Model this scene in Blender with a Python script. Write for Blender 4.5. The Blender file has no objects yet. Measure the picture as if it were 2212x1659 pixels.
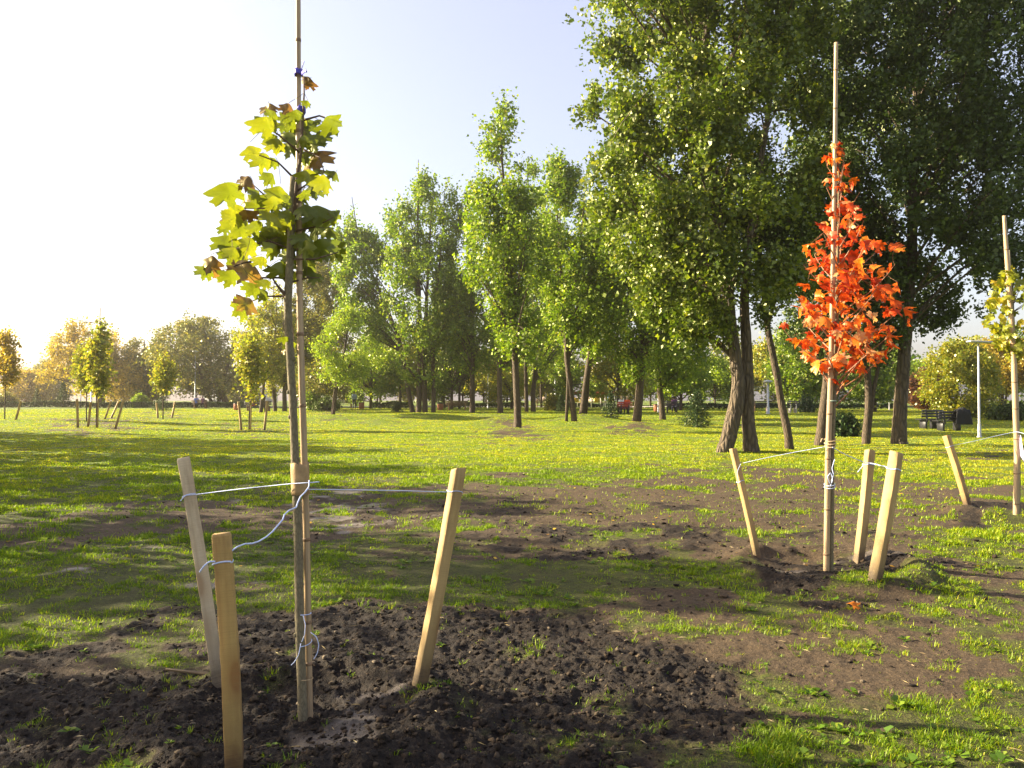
import bpy, math, random
import numpy as np
from mathutils import Vector, Matrix, Quaternion

random.seed(7)
RNG = np.random.default_rng(7)
scene = bpy.context.scene
COL = scene.collection
PI = math.pi

# ---------------------------------------------------------------- camera geometry
H = 1.55                      # eye height
F = 1671.0                    # focal length in photo units (photo 2212 x 1659)
CX, CY, HOR = 1106.0, 829.5, 862.0
PITCH = math.atan((HOR - CY) / F)
SUN_AZ, SUN_EL = math.radians(77), math.radians(24)    # azimuth measured to the left of the view

def P(x, y, d):
    """world point seen at photo position (x, y) at forward distance d"""
    u, v = (x - CX) / F, (CY - y) / F
    c, s = math.cos(PITCH), math.sin(PITCH)
    dy, dz = c - v * s, s + v * c
    k = d / dy
    return np.array([u * k, d, H + dz * k])

# ---------------------------------------------------------------- noise
def _hash(ix, iy, iz, seed):
    n = (ix * 374761393 + iy * 668265263 + iz * 2147483647 + seed * 1274126177) & 0xFFFFFFFF
    n = ((n ^ (n >> 13)) * 1274126177) & 0xFFFFFFFF
    n = ((n ^ (n >> 16)) * 2246822519) & 0xFFFFFFFF
    return ((n ^ (n >> 15)) & 0xFFFFFF) / float(0xFFFFFF)

def vnoise(x, y, z=0.0, seed=0):
    x, y, z = np.broadcast_arrays(np.asarray(x, float), np.asarray(y, float), np.asarray(z, float))
    ix, iy, iz = np.floor(x).astype(np.int64), np.floor(y).astype(np.int64), np.floor(z).astype(np.int64)
    fx, fy, fz = x - ix, y - iy, z - iz
    fx, fy, fz = fx*fx*(3-2*fx), fy*fy*(3-2*fy), fz*fz*(3-2*fz)
    r = 0
    for dx in (0, 1):
        wx = fx if dx else 1 - fx
        for dy in (0, 1):
            wy = fy if dy else 1 - fy
            for dz in (0, 1):
                wz = fz if dz else 1 - fz
                r = r + wx * wy * wz * _hash(ix + dx, iy + dy, iz + dz, seed)
    return r

def fbm(x, y, oct=4, seed=0, z=0.0, gain=.5):
    a, t, s = 1.0, 0.0, 0.0
    for k in range(oct):
        t = t + a * vnoise(x * 2**k, y * 2**k, np.asarray(z) * 2**k, seed + k)
        s += a; a *= gain
    return t / s

def smooth(a, b, x):
    t = np.clip((x - a) / (b - a), 0, 1)
    return t * t * (3 - 2 * t)

# ---------------------------------------------------------------- ground shape
MOUNDS = []                   # (x, y, radius, height)
def gz0(x, y):
    x = np.asarray(x, float); y = np.asarray(y, float)
    d = np.sqrt(x * x + y * y)
    z = .45 * smooth(33, 60, d) + .2 * smooth(58, 110, d)
    return z
def gz(x, y):
    x = np.asarray(x, float); y = np.asarray(y, float)
    z = gz0(x, y) + .10 * (fbm(x * .22, y * .22, 2, 5) - .5) * smooth(6, 14, np.abs(y))
    for mx, my, mr, mh in MOUNDS:
        q = ((x - mx) ** 2 + (y - my) ** 2) / (mr * mr)
        z = z + mh * np.exp(-q * 1.6)
    return z

def G(xd, yd):
    """ground point seen at photo position (xd, yd)"""
    d = 2.5
    prev = d
    while d < 160:
        p = P(xd, yd, d)
        if p[2] <= float(gz0(p[0], p[1])):
            lo, hi = prev, d
            for _ in range(25):
                m = (lo + hi) / 2
                p = P(xd, yd, m)
                if p[2] <= float(gz0(p[0], p[1])): hi = m
                else: lo = m
            return P(xd, yd, hi)
        prev = d
        d *= 1.01
    return P(xd, yd, 130)
def DIST(xd, yd): return float(G(xd, yd)[1])

for (xd, yd, r, h) in ((1118, 934, 1.5, .20), (1083, 914, 2.0, .34), (1238, 920, 2.2, .22), (1262, 908, 2.6, .36), (1376, 924, 2.0, .30),
                       (722, 904, 2.2, .22), (820, 912, 1.6, .22), (600, 903, 2.4, .15), (915, 899, 3.5, .25), (1800, 1010, 2, .05)):
    g = G(xd, yd); MOUNDS.append((g[0], g[1], r, h))

# ---------------------------------------------------------------- objects
def mesh_np(name, V, loops, sizes, smooth_shade=False, attrs=None):
    me = bpy.data.meshes.new(name)
    V = np.ascontiguousarray(V, dtype=np.float32); loops = np.asarray(loops, dtype=np.int32); sizes = np.asarray(sizes, dtype=np.int32)
    me.vertices.add(len(V)); me.vertices.foreach_set('co', V.ravel())
    me.loops.add(len(loops)); me.loops.foreach_set('vertex_index', loops)
    st = np.zeros(len(sizes), dtype=np.int32); st[1:] = np.cumsum(sizes)[:-1]
    me.polygons.add(len(sizes)); me.polygons.foreach_set('loop_start', st)
    me.update(calc_edges=True)
    if smooth_shade:
        me.polygons.foreach_set('use_smooth', np.ones(len(sizes), dtype=bool))
    for an, (kind, arr) in (attrs or {}).items():
        a = me.attributes.new(an, kind, 'POINT')
        a.data.foreach_set('color' if kind == 'FLOAT_COLOR' else 'value', np.ascontiguousarray(arr, dtype=np.float32).ravel())
    return me

class MB:
    def __init__(self):
        self.v = []; self.l = []; self.s = []; self.t = []; self.n = 0
    def add(self, V, faces, tint=0.0):
        V = np.asarray(V, float).reshape(-1, 3)
        self.v.append(V)
        if isinstance(faces, np.ndarray):
            self.l.append((faces + self.n).ravel()); self.s.append(np.full(len(faces), faces.shape[1]))
        else:
            self.l.append(np.array([i + self.n for f in faces for i in f], dtype=np.int64)); self.s.append(np.array([len(f) for f in faces]))
        self.t.append(np.broadcast_to(np.asarray(tint, float), (len(V),)))
        self.n += len(V)
        return self
    def tube(self, pts, rad, sides=8, cap=True, rough=0.0, tint=0.0, squash=None):
        pts = np.asarray(pts, float); n = len(pts)
        rad = np.broadcast_to(np.asarray(rad, float), (n,))
        tan = np.gradient(pts, axis=0); tan /= np.linalg.norm(tan, axis=1)[:, None] + 1e-9
        ref = np.array([1., 0, 0]) if abs(tan[0][0]) < .8 else np.array([0, 0, 1.])
        rings = []
        u = np.cross(tan[0], ref); u /= np.linalg.norm(u)
        ang = np.arange(sides) / sides * 2 * PI
        for i in range(n):
            u = u - tan[i] * np.dot(u, tan[i]); u /= np.linalg.norm(u) + 1e-9
            w = np.cross(tan[i], u)
            r = rad[i] * (1 + (rough * (np.array([random.random() for _ in range(sides)]) - .5) if rough else 0))
            a = np.cos(ang) * r; b = np.sin(ang) * r
            if squash: b = b * squash
            rings.append(pts[i] + a[:, None] * u + b[:, None] * w)
        V = np.concatenate(rings)
        i = np.arange(n - 1)[:, None] * sides; j = np.arange(sides)[None, :]; j2 = (j + 1) % sides
        Fq = np.stack([i + j, i + j2, i + sides + j2, i + sides + j], -1).reshape(-1, 4)
        self.add(V, Fq, tint)
        if cap:
            b = self.n - len(V)
            for ring, rev in ((0, True), (n - 1, False)):
                f = [b + ring * sides + k for k in range(sides)]
                if rev: f = f[::-1]
                self.l.append(np.array(f)); self.s.append(np.array([sides]))
        return self
    def box(self, c, s, rot=None, bev=0.0, tint=0.0):
        """box with chamfered vertical-ish edges: c centre, s full sizes, rot 3x3"""
        hx, hy, hz = s[0]/2, s[1]/2, s[2]/2
        b = min(bev, hx*.45, hy*.45, hz*.45)
        if b <= 0:
            V = np.array([(x*hx, y*hy, z*hz) for z in (-1, 1) for y in (-1, 1) for x in (-1, 1)])
            Fc = [(0, 2, 3, 1), (4, 5, 7, 6), (0, 1, 5, 4), (2, 6, 7, 3), (0, 4, 6, 2), (1, 3, 7, 5)]
        else:
            prof = [(-hx+b, -hy), (hx-b, -hy), (hx, -hy+b), (hx, hy-b), (hx-b, hy), (-hx+b, hy), (-hx, hy-b), (-hx, -hy+b)]
            ins = [(x*(1-b/hx*.9), y*(1-b/hy*.9)) for x, y in prof]
            V = np.array([(x, y, -hz) for x, y in ins] + [(x, y, -hz+b) for x, y in prof] + [(x, y, hz-b) for x, y in prof] + [(x, y, hz) for x, y in ins])
            Fc = [tuple(range(7, -1, -1)), tuple(range(24, 32))]
            for r in range(3):
                for k in range(8):
                    k2 = (k + 1) % 8
                    Fc.append((r*8+k, r*8+k2, (r+1)*8+k2, (r+1)*8+k))
        if rot is not None: V = V @ np.asarray(rot).T
        return self.add(V + np.asarray(c, float), Fc, tint)
    def lathe(self, prof, sides=16, c=(0, 0, 0), tint=0.0):
        ang = np.arange(sides) / sides * 2 * PI
        V = np.concatenate([np.stack([np.cos(ang)*r, np.sin(ang)*r, np.full(sides, z)], 1) for r, z in prof]) + np.asarray(c, float)
        Fc = []
        for i in range(len(prof) - 1):
            for k in range(sides):
                k2 = (k + 1) % sides
                Fc.append((i*sides+k, i*sides+k2, (i+1)*sides+k2, (i+1)*sides+k))
        Fc.append(tuple(range(sides - 1, -1, -1))); Fc.append(tuple((len(prof)-1)*sides + k for k in range(sides)))
        return self.add(V, Fc, tint)
    def mesh(self, name, smooth_shade=False, origin=None):
        V = np.concatenate(self.v)
        if origin is not None: V = V - np.asarray(origin, float)
        return mesh_np(name, V, np.concatenate(self.l), np.concatenate(self.s), smooth_shade, {'tint': ('FLOAT', np.concatenate(self.t))})
    def build(self, name, mat, parent=None, smooth_shade=False, origin=None):
        return obj(name, self.mesh(name, smooth_shade, origin), mat, parent)

def obj(name, me, mat, parent=None):
    o = bpy.data.objects.new(name, me); COL.objects.link(o)
    if mat is not None: me.materials.append(mat)
    if parent is not None: o.parent = parent
    return o
def thing(name, label, cat, loc=(0, 0, 0), rz=0.0, group=None):
    o = bpy.data.objects.new(name, None); COL.objects.link(o)
    o.empty_display_size = .2
    o.location = [float(q) for q in loc]; o.rotation_euler = (0, 0, rz)
    return tag(o, label, cat, group)
def tag(o, label=None, cat=None, group=None, kind=None):
    for k, v in (('label', label), ('category', cat), ('group', group), ('kind', kind)):
        if v: o[k] = v
    return o
def dup(src, loc, rz, label, scale=1.0, group=None):
    r = src.copy(); COL.objects.link(r)
    r.location = [float(q) for q in loc]; r.rotation_euler = (0, 0, rz)
    r.scale = (scale, scale, scale) if isinstance(scale, (int, float)) else scale
    r['label'] = label
    if group: r['group'] = group
    for ch in list(src.children):
        c = ch.copy(); COL.objects.link(c); c.parent = r
        for g in list(ch.children):
            e = g.copy(); COL.objects.link(e); e.parent = c
    return r

# ---------------------------------------------------------------- materials
class NT:
    def __init__(self, name):
        self.m = bpy.data.materials.new(name); self.m.use_nodes = True
        self.t = self.m.node_tree; self.t.nodes.clear()
        self.out = self.t.nodes.new('ShaderNodeOutputMaterial')
    def n(self, typ, **kw):
        nd = self.t.nodes.new('ShaderNode' + typ)
        for k, v in kw.items():
            if k in nd.inputs.keys(): self.set(nd.inputs[k], v)
            else: setattr(nd, k, v)
        return nd
    def set(self, inp, v):
        if hasattr(v, 'is_output'): self.t.links.new(v, inp)
        else:
            if hasattr(inp, 'default_value') and not isinstance(inp.default_value, float) and not isinstance(inp.default_value, (int, bool)) and len(v) == 3 and len(inp.default_value) == 4: v = (*v, 1)
            inp.default_value = v
    def link(self, a, b): self.t.links.new(a, b)
    def ramp(self, fac, stops, interp='LINEAR'):
        r = self.n('ValToRGB'); cr = r.color_ramp; cr.interpolation = interp
        while len(cr.elements) < len(stops): cr.elements.new(.5)
        for e, (p, c) in zip(cr.elements, stops):
            e.position = p; e.color = (*c, 1) if not isinstance(c, (int, float)) else (c, c, c, 1)
        self.link(fac, r.inputs[0]); return r.outputs[0]
    def mix(self, fac, a, b, blend='MIX'):
        m = self.n('Mix', data_type='RGBA', blend_type=blend)
        self.set(m.inputs[0], fac); self.set(m.inputs[6], a); self.set(m.inputs[7], b)
        return m.outputs[2]
    def math(self, op, a, b=0.0):
        m = self.n('Math', operation=op); self.set(m.inputs[0], a); self.set(m.inputs[1], b); return m.outputs[0]
    def noise(self, vec, scale, detail=3, rough=.55):
        q = self.n('TexNoise'); q.inputs['Scale'].default_value = scale; q.inputs['Detail'].default_value = detail; q.inputs['Roughness'].default_value = rough
        if vec is not None: self.link(vec, q.inputs['Vector'])
        return q.outputs['Fac']
    def coord(self, which='Object', scale=None):
        c = self.n('TexCoord').outputs[which]
        if scale is None: return c
        mp = self.n('Mapping'); self.link(c, mp.inputs['Vector']); mp.inputs['Scale'].default_value = scale
        return mp.outputs['Vector']
    def bump(self, h, strength=.5, dist=.02):
        b = self.n('Bump'); b.inputs['Strength'].default_value = strength; b.inputs['Distance'].default_value = dist
        self.link(h, b.inputs['Height']); return b.outputs['Normal']
    def surf(self, s): self.link(s, self.out.inputs['Surface']); return self.m

def leaf_mat(name, stops, trans=.45, gloss=.07, rough=.35, tcol=1.5, attr=None):
    t = NT(name)
    if attr:
        f = t.n('Attribute', attribute_name=attr).outputs['Fac']
    else:
        f = t.n('NewGeometry').outputs['Random Per Island']
    c = t.ramp(f, stops)
    d = t.n('BsdfDiffuse'); t.link(c, d.inputs['Color'])
    tr = t.n('BsdfTranslucent')
    tc = t.mix(1.0, c, (tcol, tcol * .97, tcol * .5), 'MULTIPLY'); t.link(tc, tr.inputs['Color'])
    m = t.n('MixShader'); m.inputs[0].default_value = trans; t.link(d.outputs[0], m.inputs[1]); t.link(tr.outputs[0], m.inputs[2])
    g = t.n('BsdfGlossy'); g.inputs['Roughness'].default_value = rough; g.inputs['Color'].default_value = (.95, .95, .6, 1)
    m2 = t.n('MixShader'); m2.inputs[0].default_value = gloss; t.link(m.outputs[0], m2.inputs[1]); t.link(g.outputs[0], m2.inputs[2])
    return t.surf(m2.outputs[0])

def plain_mat(name, col, rough=.7, var=.25, scale=12, metal=0.0, stretch=(1, 1, 1), bump=.2):
    t = NT(name); v = t.coord('Object', stretch)
    f = t.noise(v, scale, 4)
    c = t.ramp(f, [(.3, tuple(q * (1 - var) for q in col)), (.7, tuple(q * (1 + var) for q in col))])
    b = t.n('BsdfPrincipled'); t.link(c, b.inputs['Base Color']); b.inputs['Roughness'].default_value = rough; b.inputs['Metallic'].default_value = metal
    t.link(t.bump(f, bump, .01), b.inputs['Normal'])
    return t.surf(b.outputs[0])

def bark_mat(name, dark, light, sx=9, sz=2.2, bump=.9, dist=.04):
    t = NT(name); v = t.coord('Object', (sx, sx, sz))
    n1 = t.noise(v, 1.0, 5, .62)
    vo = t.n('TexVoronoi', feature='DISTANCE_TO_EDGE'); t.link(v, vo.inputs['Vector']); vo.inputs['Scale'].default_value = 1.1
    ridge = t.math('MULTIPLY', t.math('MINIMUM', vo.outputs['Distance'], .35), 2.2)
    h = t.math('ADD', ridge, t.math('MULTIPLY', n1, .7))
    big = t.noise(t.coord('Object'), 1.3, 3)
    c = t.ramp(h, [(.2, dark), (.75, light)])
    c = t.mix(t.math('MULTIPLY', big, .5), c, tuple(q * .6 for q in light))
    b = t.n('BsdfPrincipled'); t.link(c, b.inputs['Base Color']); b.inputs['Roughness'].default_value = .9
    t.link(t.bump(h, bump, dist), b.inputs['Normal'])
    return t.surf(b.outputs[0])

def wood_mat(name, base, dark, seed=0.0):
    t = NT(name); v0 = t.coord('Object')
    mp = t.n('Mapping'); t.link(v0, mp.inputs['Vector']); mp.inputs['Scale'].default_value = (38, 38, 1.6); mp.inputs['Location'].default_value = (seed, seed * 1.7, seed * .3)
    g = t.noise(mp.outputs['Vector'], 1.0, 4, .6)
    mp2 = t.n('Mapping'); t.link(v0, mp2.inputs['Vector']); mp2.inputs['Scale'].default_value = (11, 11, 4.6); mp2.inputs['Location'].default_value = (seed * 2.1, 3 + seed, seed)
    vo = t.n('TexVoronoi'); t.link(mp2.outputs['Vector'], vo.inputs['Vector']); vo.inputs['Scale'].default_value = .62
    knot = t.ramp(vo.outputs['Distance'], [(.15, 1.0), (.22, .5), (.42, 0.0)])
    big = t.noise(v0, 5.0 , 3)
    c = t.ramp(g, [(.30, tuple(b_ * .45 + d_ * .55 for b_, d_ in zip(base, dark))), (.50, tuple(b_ * .85 + d_ * .15 for b_, d_ in zip(base, dark))), (.66, base)])
    c = t.mix(t.math('MULTIPLY', big, .55), c, tuple(q * .72 for q in base))
    c = t.mix(t.math('MULTIPLY', knot, .75), c, dark)
    # earth splashed on the buried end
    sep = t.n('SeparateXYZ'); t.link(v0, sep.inputs[0])
    z = t.math('ADD', sep.outputs['Z'], t.math('MULTIPLY', t.noise(v0, 22, 4), .16))
    mud = t.ramp(z, [(.10, 1.0), (.20, .55), (.50, 0.0)])
    c = t.mix(t.math('MULTIPLY', mud, .85), c, (.03, .02, .013))
    saw = t.noise(t.coord('Object', (6, 6, 210)), 1.0, 2)
    c = t.mix(t.ramp(saw, [(.45, 0.0), (.7, .35)]), c, tuple(q * .55 for q in base))
    stain = t.noise(t.coord('Object', (9, 9, 2.4)), 1.0, 4, .65)
    c = t.mix(t.ramp(stain, [(.50, 0.0), (.72, .6)]), c, tuple(q * .45 for q in dark))
    b = t.n('BsdfPrincipled'); t.link(c, b.inputs['Base Color']); b.inputs['Roughness'].default_value = .72
    t.link(t.bump(g, .35, .004), b.inputs['Normal'])
    return t.surf(b.outputs[0])

M = {}
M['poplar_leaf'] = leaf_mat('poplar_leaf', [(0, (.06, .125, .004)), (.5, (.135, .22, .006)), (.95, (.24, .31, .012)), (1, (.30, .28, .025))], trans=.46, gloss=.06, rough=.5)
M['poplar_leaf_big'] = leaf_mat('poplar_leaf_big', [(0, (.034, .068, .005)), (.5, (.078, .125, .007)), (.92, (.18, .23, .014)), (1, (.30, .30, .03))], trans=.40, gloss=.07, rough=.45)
M['poplar_leaf_dark'] = leaf_mat('poplar_leaf_dark', [(0, (.018, .042, .007)), (.6, (.036, .072, .009)), (1, (.085, .13, .018))], trans=.24, gloss=.05, rough=.5)  # darker leaf copy, with the shade on the right-hand poplars put into its colour
M['robinia_leaf'] = leaf_mat('robinia_leaf', [(0, (.12, .20, .010)), (.6, (.20, .29, .014)), (1, (.32, .36, .02))], trans=.5, gloss=.05)
M['yellow_leaf'] = leaf_mat('yellow_leaf', [(0, (.13, .17, .015)), (.6, (.24, .26, .02)), (1, (.42, .33, .03))], trans=.5, gloss=.05)
M['amber_leaf'] = leaf_mat('amber_leaf', [(0, (.16, .14, .02)), (.5, (.30, .23, .025)), (1, (.45, .30, .035))], trans=.5, gloss=.04)
M['olive_leaf'] = leaf_mat('olive_leaf', [(0, (.075, .095, .018)), (.6, (.14, .15, .025)), (1, (.28, .22, .04))], trans=.42, gloss=.05)
M['russet_leaf'] = leaf_mat('russet_leaf', [(0, (.06, .02, .012)), (.6, (.12, .04, .02)), (1, (.22, .09, .02))], trans=.4, gloss=.05)
M['needle'] = leaf_mat('needle', [(0, (.015, .035, .015)), (.6, (.03, .065, .024)), (1, (.06, .10, .03))], trans=.15, gloss=.05)
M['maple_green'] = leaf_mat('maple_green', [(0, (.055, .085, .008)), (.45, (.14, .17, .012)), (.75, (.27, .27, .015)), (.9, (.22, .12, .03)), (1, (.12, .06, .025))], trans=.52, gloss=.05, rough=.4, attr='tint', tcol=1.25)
M['maple_red'] = leaf_mat('maple_red', [(0, (.28, .020, .008)), (.3, (.52, .055, .010)), (.65, (.66, .14, .015)), (.9, (.72, .27, .03)), (1, (.60, .33, .17))], trans=.45, gloss=.025, rough=.4, attr='tint', tcol=1.25)
M['maple_yellow'] = leaf_mat('maple_yellow', [(0, (.12, .16, .012)), (.6, (.30, .30, .02)), (1, (.50, .36, .03))], trans=.5, gloss=.05, rough=.4, attr='tint', tcol=1.5)
M['bark_poplar'] = bark_mat('bark_poplar', (.014, .010, .007), (.125, .092, .056), 8, 2.0, 1.0, .06)
M['bark_thin'] = bark_mat('bark_thin', (.018, .013, .009), (.10, .07, .042), 14, 4, .7, .02)
M['bark_sapling'] = bark_mat('bark_sapling', (.09, .075, .04), (.21, .175, .10), 70, 28, .35, .004)
M['twig'] = plain_mat('twig', (.10, .06, .035), .8, .3, 20)
M['cane'] = plain_mat('cane', (.38, .27, .15), .5, .28, 3, stretch=(30, 30, 1.2), bump=.15)
M['cane_node'] = plain_mat('cane_node', (.22, .14, .075), .7, .3, 30)
M['wood_pale'] = wood_mat('wood_pale', (.58, .48, .31), (.28, .17, .075), 0.0)
M['wood_yellow'] = wood_mat('wood_yellow', (.48, .31, .10), (.24, .09, .02), 3.3)
M['wood_tan'] = wood_mat('wood_tan', (.48, .33, .125), (.24, .11, .03), 7.9)
M['twine'] = plain_mat('twine', (.52, .60, .84), .6, .12, 200)
M['rope'] = plain_mat('rope', (.45, .32, .17), .9, .3, 150)
M['paper'] = plain_mat('paper', (.36, .24, .11), .85, .25, 25)
M['blue_tape'] = plain_mat('blue_tape', (.05, .04, .38), .4, .2, 20)
M['lilac_ribbon'] = plain_mat('lilac_ribbon', (.62, .55, .80), .5, .1, 20)
M['steel'] = plain_mat('steel', (.46, .47, .47), .45, .1, 6, .3)
M['white_post'] = plain_mat('white_post', (.52, .51, .47), .5, .1, 6)
M['bench_wood'] = plain_mat('bench_wood', (.13, .07, .04), .6, .35, 8, stretch=(1, 12, 12))
M['bench_dark'] = plain_mat('bench_dark', (.020, .018, .018), .55, .35, 8, stretch=(1, 12, 12))
M['bench_red'] = plain_mat('bench_red', (.42, .035, .015), .5, .2, 8, stretch=(1, 12, 12))
M['bench_leg'] = plain_mat('bench_leg', (.26, .15, .09), .85, .25, 10)
M['bin_wood'] = plain_mat('bin_wood', (.36, .13, .055), .7, .3, 6, stretch=(16, 16, 1))
M['dark_iron'] = plain_mat('dark_iron', (.02, .02, .022), .5, .2, 9)
M['concrete'] = plain_mat('concrete', (.38, .36, .33), .9, .12, 3)
M['play_red'] = plain_mat('play_red', (.55, .045, .02), .45, .1, 4)
M['play_yellow'] = plain_mat('play_yellow', (.80, .50, .02), .45, .1, 4)
M['play_blue'] = plain_mat('play_blue', (.10, .22, .45), .45, .1, 4)
M['facade_pink'] = plain_mat('facade_pink', (.52, .36, .32), .9, .06, .4)
M['facade_grey'] = plain_mat('facade_grey', (.40, .40, .42), .9, .06, .4)
M['glass'] = plain_mat('glass', (.10, .11, .13), .15, .1, 1)
M['mesh_green'] = plain_mat('mesh_green', (.25, .36, .30), .6, .1, 4)
M['skin'] = plain_mat('skin', (.50, .29, .20), .6, .06, 10)
M['hair_dark'] = plain_mat('hair_dark', (.03, .02, .015), .6, .3, 60)
M['hair_fair'] = plain_mat('hair_fair', (.50, .36, .18), .6, .3, 60)
M['cloth_paleblue'] = plain_mat('cloth_paleblue', (.42, .52, .72), .9, .12, 15)
M['cloth_navy'] = plain_mat('cloth_navy', (.02, .022, .045), .9, .2, 15)
M['cloth_blue'] = plain_mat('cloth_blue', (.07, .12, .42), .9, .2, 15)
M['cloth_black'] = plain_mat('cloth_black', (.012, .012, .013), .9, .2, 15)
M['cloth_orange'] = plain_mat('cloth_orange', (.70, .10, .02), .9, .15, 15)
M['cloth_plum'] = plain_mat('cloth_plum', (.13, .05, .12), .9, .2, 15)
M['cloth_white'] = plain_mat('cloth_white', (.72, .70, .68), .9, .1, 15)
M['cloth_red'] = plain_mat('cloth_red', (.55, .03, .03), .8, .1, 15)
# ---------------------------------------------------------------- what covers the ground where
SAPLING = G(658, 1545); REDMAPLE = G(1788, 1232); RIGHTSAP = G(2195, 1112)

STAKE_FEET = [G(a, b) for a, b in ((472, 1475), (908, 1472), (1636, 1202), (1855, 1210), (1890, 1252), (2090, 1090))]

def zone_fields(x, y):
    """soil (fresh dark earth), bare (trodden brown earth), grass, wet - functions of the place on the ground"""
    x = np.asarray(x, float); y = np.asarray(y, float)
    yy = np.maximum(y, 2.3)
    w1 = fbm(x * .9, y * .9, 4, 11) - .5; w2 = fbm(x * .9 + 40, y * .9, 4, 23) - .5
    w3 = fbm(x * 3.1, y * 3.1, 3, 31) - .5
    yd = HOR + H * F / yy
    xd = CX + x / yy * F
    k = np.clip((yd - HOR) / 400, .06, 1.5)
    xd = xd + (w1 * 420 + w3 * 160) * np.clip(k, .3, 1.5); yd = yd + (w2 * 260 + w3 * 90) * k
    def e(xc, yc, rx, ry, s=1.0):
        q = ((xd - xc) / rx) ** 2 + ((yd - yc) / ry) ** 2
        return s * (1 - smooth(.15, 1.75, q))
    soil = np.maximum.reduce([e(560, 1535, 1000, 190, 1.1), e(1080, 1440, 360, 100), e(1290, 1152, 300, 26, .8), e(1790, 1224, 215, 36),
                              e(2210, 1100, 130, 16), e(330, 1650, 700, 80), e(900, 1090, 330, 14, .55), e(1250, 1640, 330, 90, .9)])
    bare = np.maximum.reduce([e(1230, 1085, 420, 46), e(1640, 1060, 430, 40), e(1790, 1130, 300, 60), e(2060, 1062, 190, 26), e(1480, 1345, 560, 62, .9),
                              e(2050, 1225, 300, 48, .9), e(1880, 1420, 330, 60, .8), e(420, 1125, 620, 34, .75), e(1740, 1560, 260, 40, .6),
                              e(1560, 985, 230, 14, .8), e(2150, 1330, 160, 40, .7), e(2080, 985, 190, 14, .8), e(1118, 938, 75, 11, .9), e(1080, 915, 55, 7, .6), e(205, 927, 120, 7, .8),
                              e(1375, 930, 60, 7, .6), e(730, 905, 60, 5, .7), e(560, 931, 120, 5, .6), e(350, 907, 90, 4, .7)])
    green = np.maximum.reduce([e(1080, 1250, 560, 70), e(300, 1285, 420, 64), e(170, 1470, 200, 34, .85), e(20, 1610, 150, 90, 1.0), e(2140, 1500, 170, 150, .85),
                               e(1640, 1630, 330, 60, .65), e(150, 1040, 520, 45), e(1835, 1330, 60, 16, .9), e(1300, 1300, 200, 40, .7), e(1940, 1260, 120, 14, .8), e(1630, 1210, 80, 14, .5),
                               e(2100, 1180, 180, 40, .75), e(1600, 1000, 700, 24, .7)])
    grass = np.clip(.98 - 1.25 * soil - .92 * bare + 1.15 * green * (1 - .35 * soil), 0, 1.3)
    n = fbm(x * 2.3, y * 2.3, 4, 77)
    grass = smooth(.16, .92, grass + (n - .5) * 1.9 + (fbm(x * 7, y * 7, 2, 79) - .5) * .5 + .02)
    soil = np.clip(soil * (1 - .8 * grass) * 1.1, 0, 1)
    wet = np.maximum.reduce([e(300, 1190, 420, 22), e(560, 1085, 300, 14), e(120, 1190, 160, 14, 1.0), e(1740, 1205, 70, 12, .9), e(1850, 1220, 90, 12, .6), e(720, 1560, 160, 40, .8), e(640, 1510, 90, 20, .9), e(800, 1620, 220, 30, .6)])
    wet = wet * smooth(.48, .62, fbm(x * 2.2 + 9, y * 2.2, 4, 55)) * (1 - grass)
    return soil, bare, grass, wet

def gfull(x, y, zones=None):
    x = np.asarray(x, float); y = np.asarray(y, float)
    s, b, g, w = zones if zones is not None else zone_fields(x, y)
    d = np.sqrt(x * x + y * y)
    near = 1 - smooth(11, 22, d)
    amp = (.26 + .9 * s + .25 * b) * (1 - .75 * w)
    r1 = 1 - np.abs(2 * fbm(x * 5.5, y * 5.5, 3, 101) - 1)
    r2 = fbm(x * 17, y * 17, 3, 131)
    r3 = fbm(x * 46, y * 46, 2, 151)
    fine = 1 - smooth(5, 10, d)
    dz = amp * (.040 * (r1 - .55) + .034 * (r2 - .5) + .024 * (r3 - .5) * fine) * near
    dz = dz + (fbm(x * 1.3, y * 1.3, 3, 91) - .5) * .10 * smooth(4, 9, d) * (1 - smooth(30, 60, d))
    for c in STAKE_FEET:
        q = np.sqrt((x - c[0]) ** 2 + (y - c[1]) ** 2)
        dz = dz + .016 * (.3 + 1.4 * fbm(x * 9, y * 9, 2, 177)) * np.exp(-((q - .05) / .07) ** 2)
    for c, rad, hgt, dip in ((SAPLING, .62, .060, .05), (REDMAPLE, .74, .085, .03), (RIGHTSAP, .7, .07, .03)):
        q = np.sqrt((x - c[0]) ** 2 + ((y - c[1]) * 1.0) ** 2)
        lump = .4 + 1.2 * fbm(x * 3.3, y * 3.3, 3, 171)
        dz = dz + hgt * lump * np.exp(-((q - rad) / .17) ** 2) - dip * np.exp(-(q / .4) ** 2)
    return gz(x, y) + dz

def hit(xd, yd, d0, d1):
    """distance at which the sight line through photo point (xd, yd) meets the real, uneven ground"""
    dd_ = np.linspace(d0, d1, 240); pts = np.array([P(xd, yd, q) for q in dd_])
    k = np.nonzero(pts[:, 2] <= gfull(pts[:, 0], pts[:, 1]))[0]
    return float(dd_[k[0]]) if len(k) else d1
def ground_z(x, y): return float(gfull(np.array([x]), np.array([y]))[0])

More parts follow.
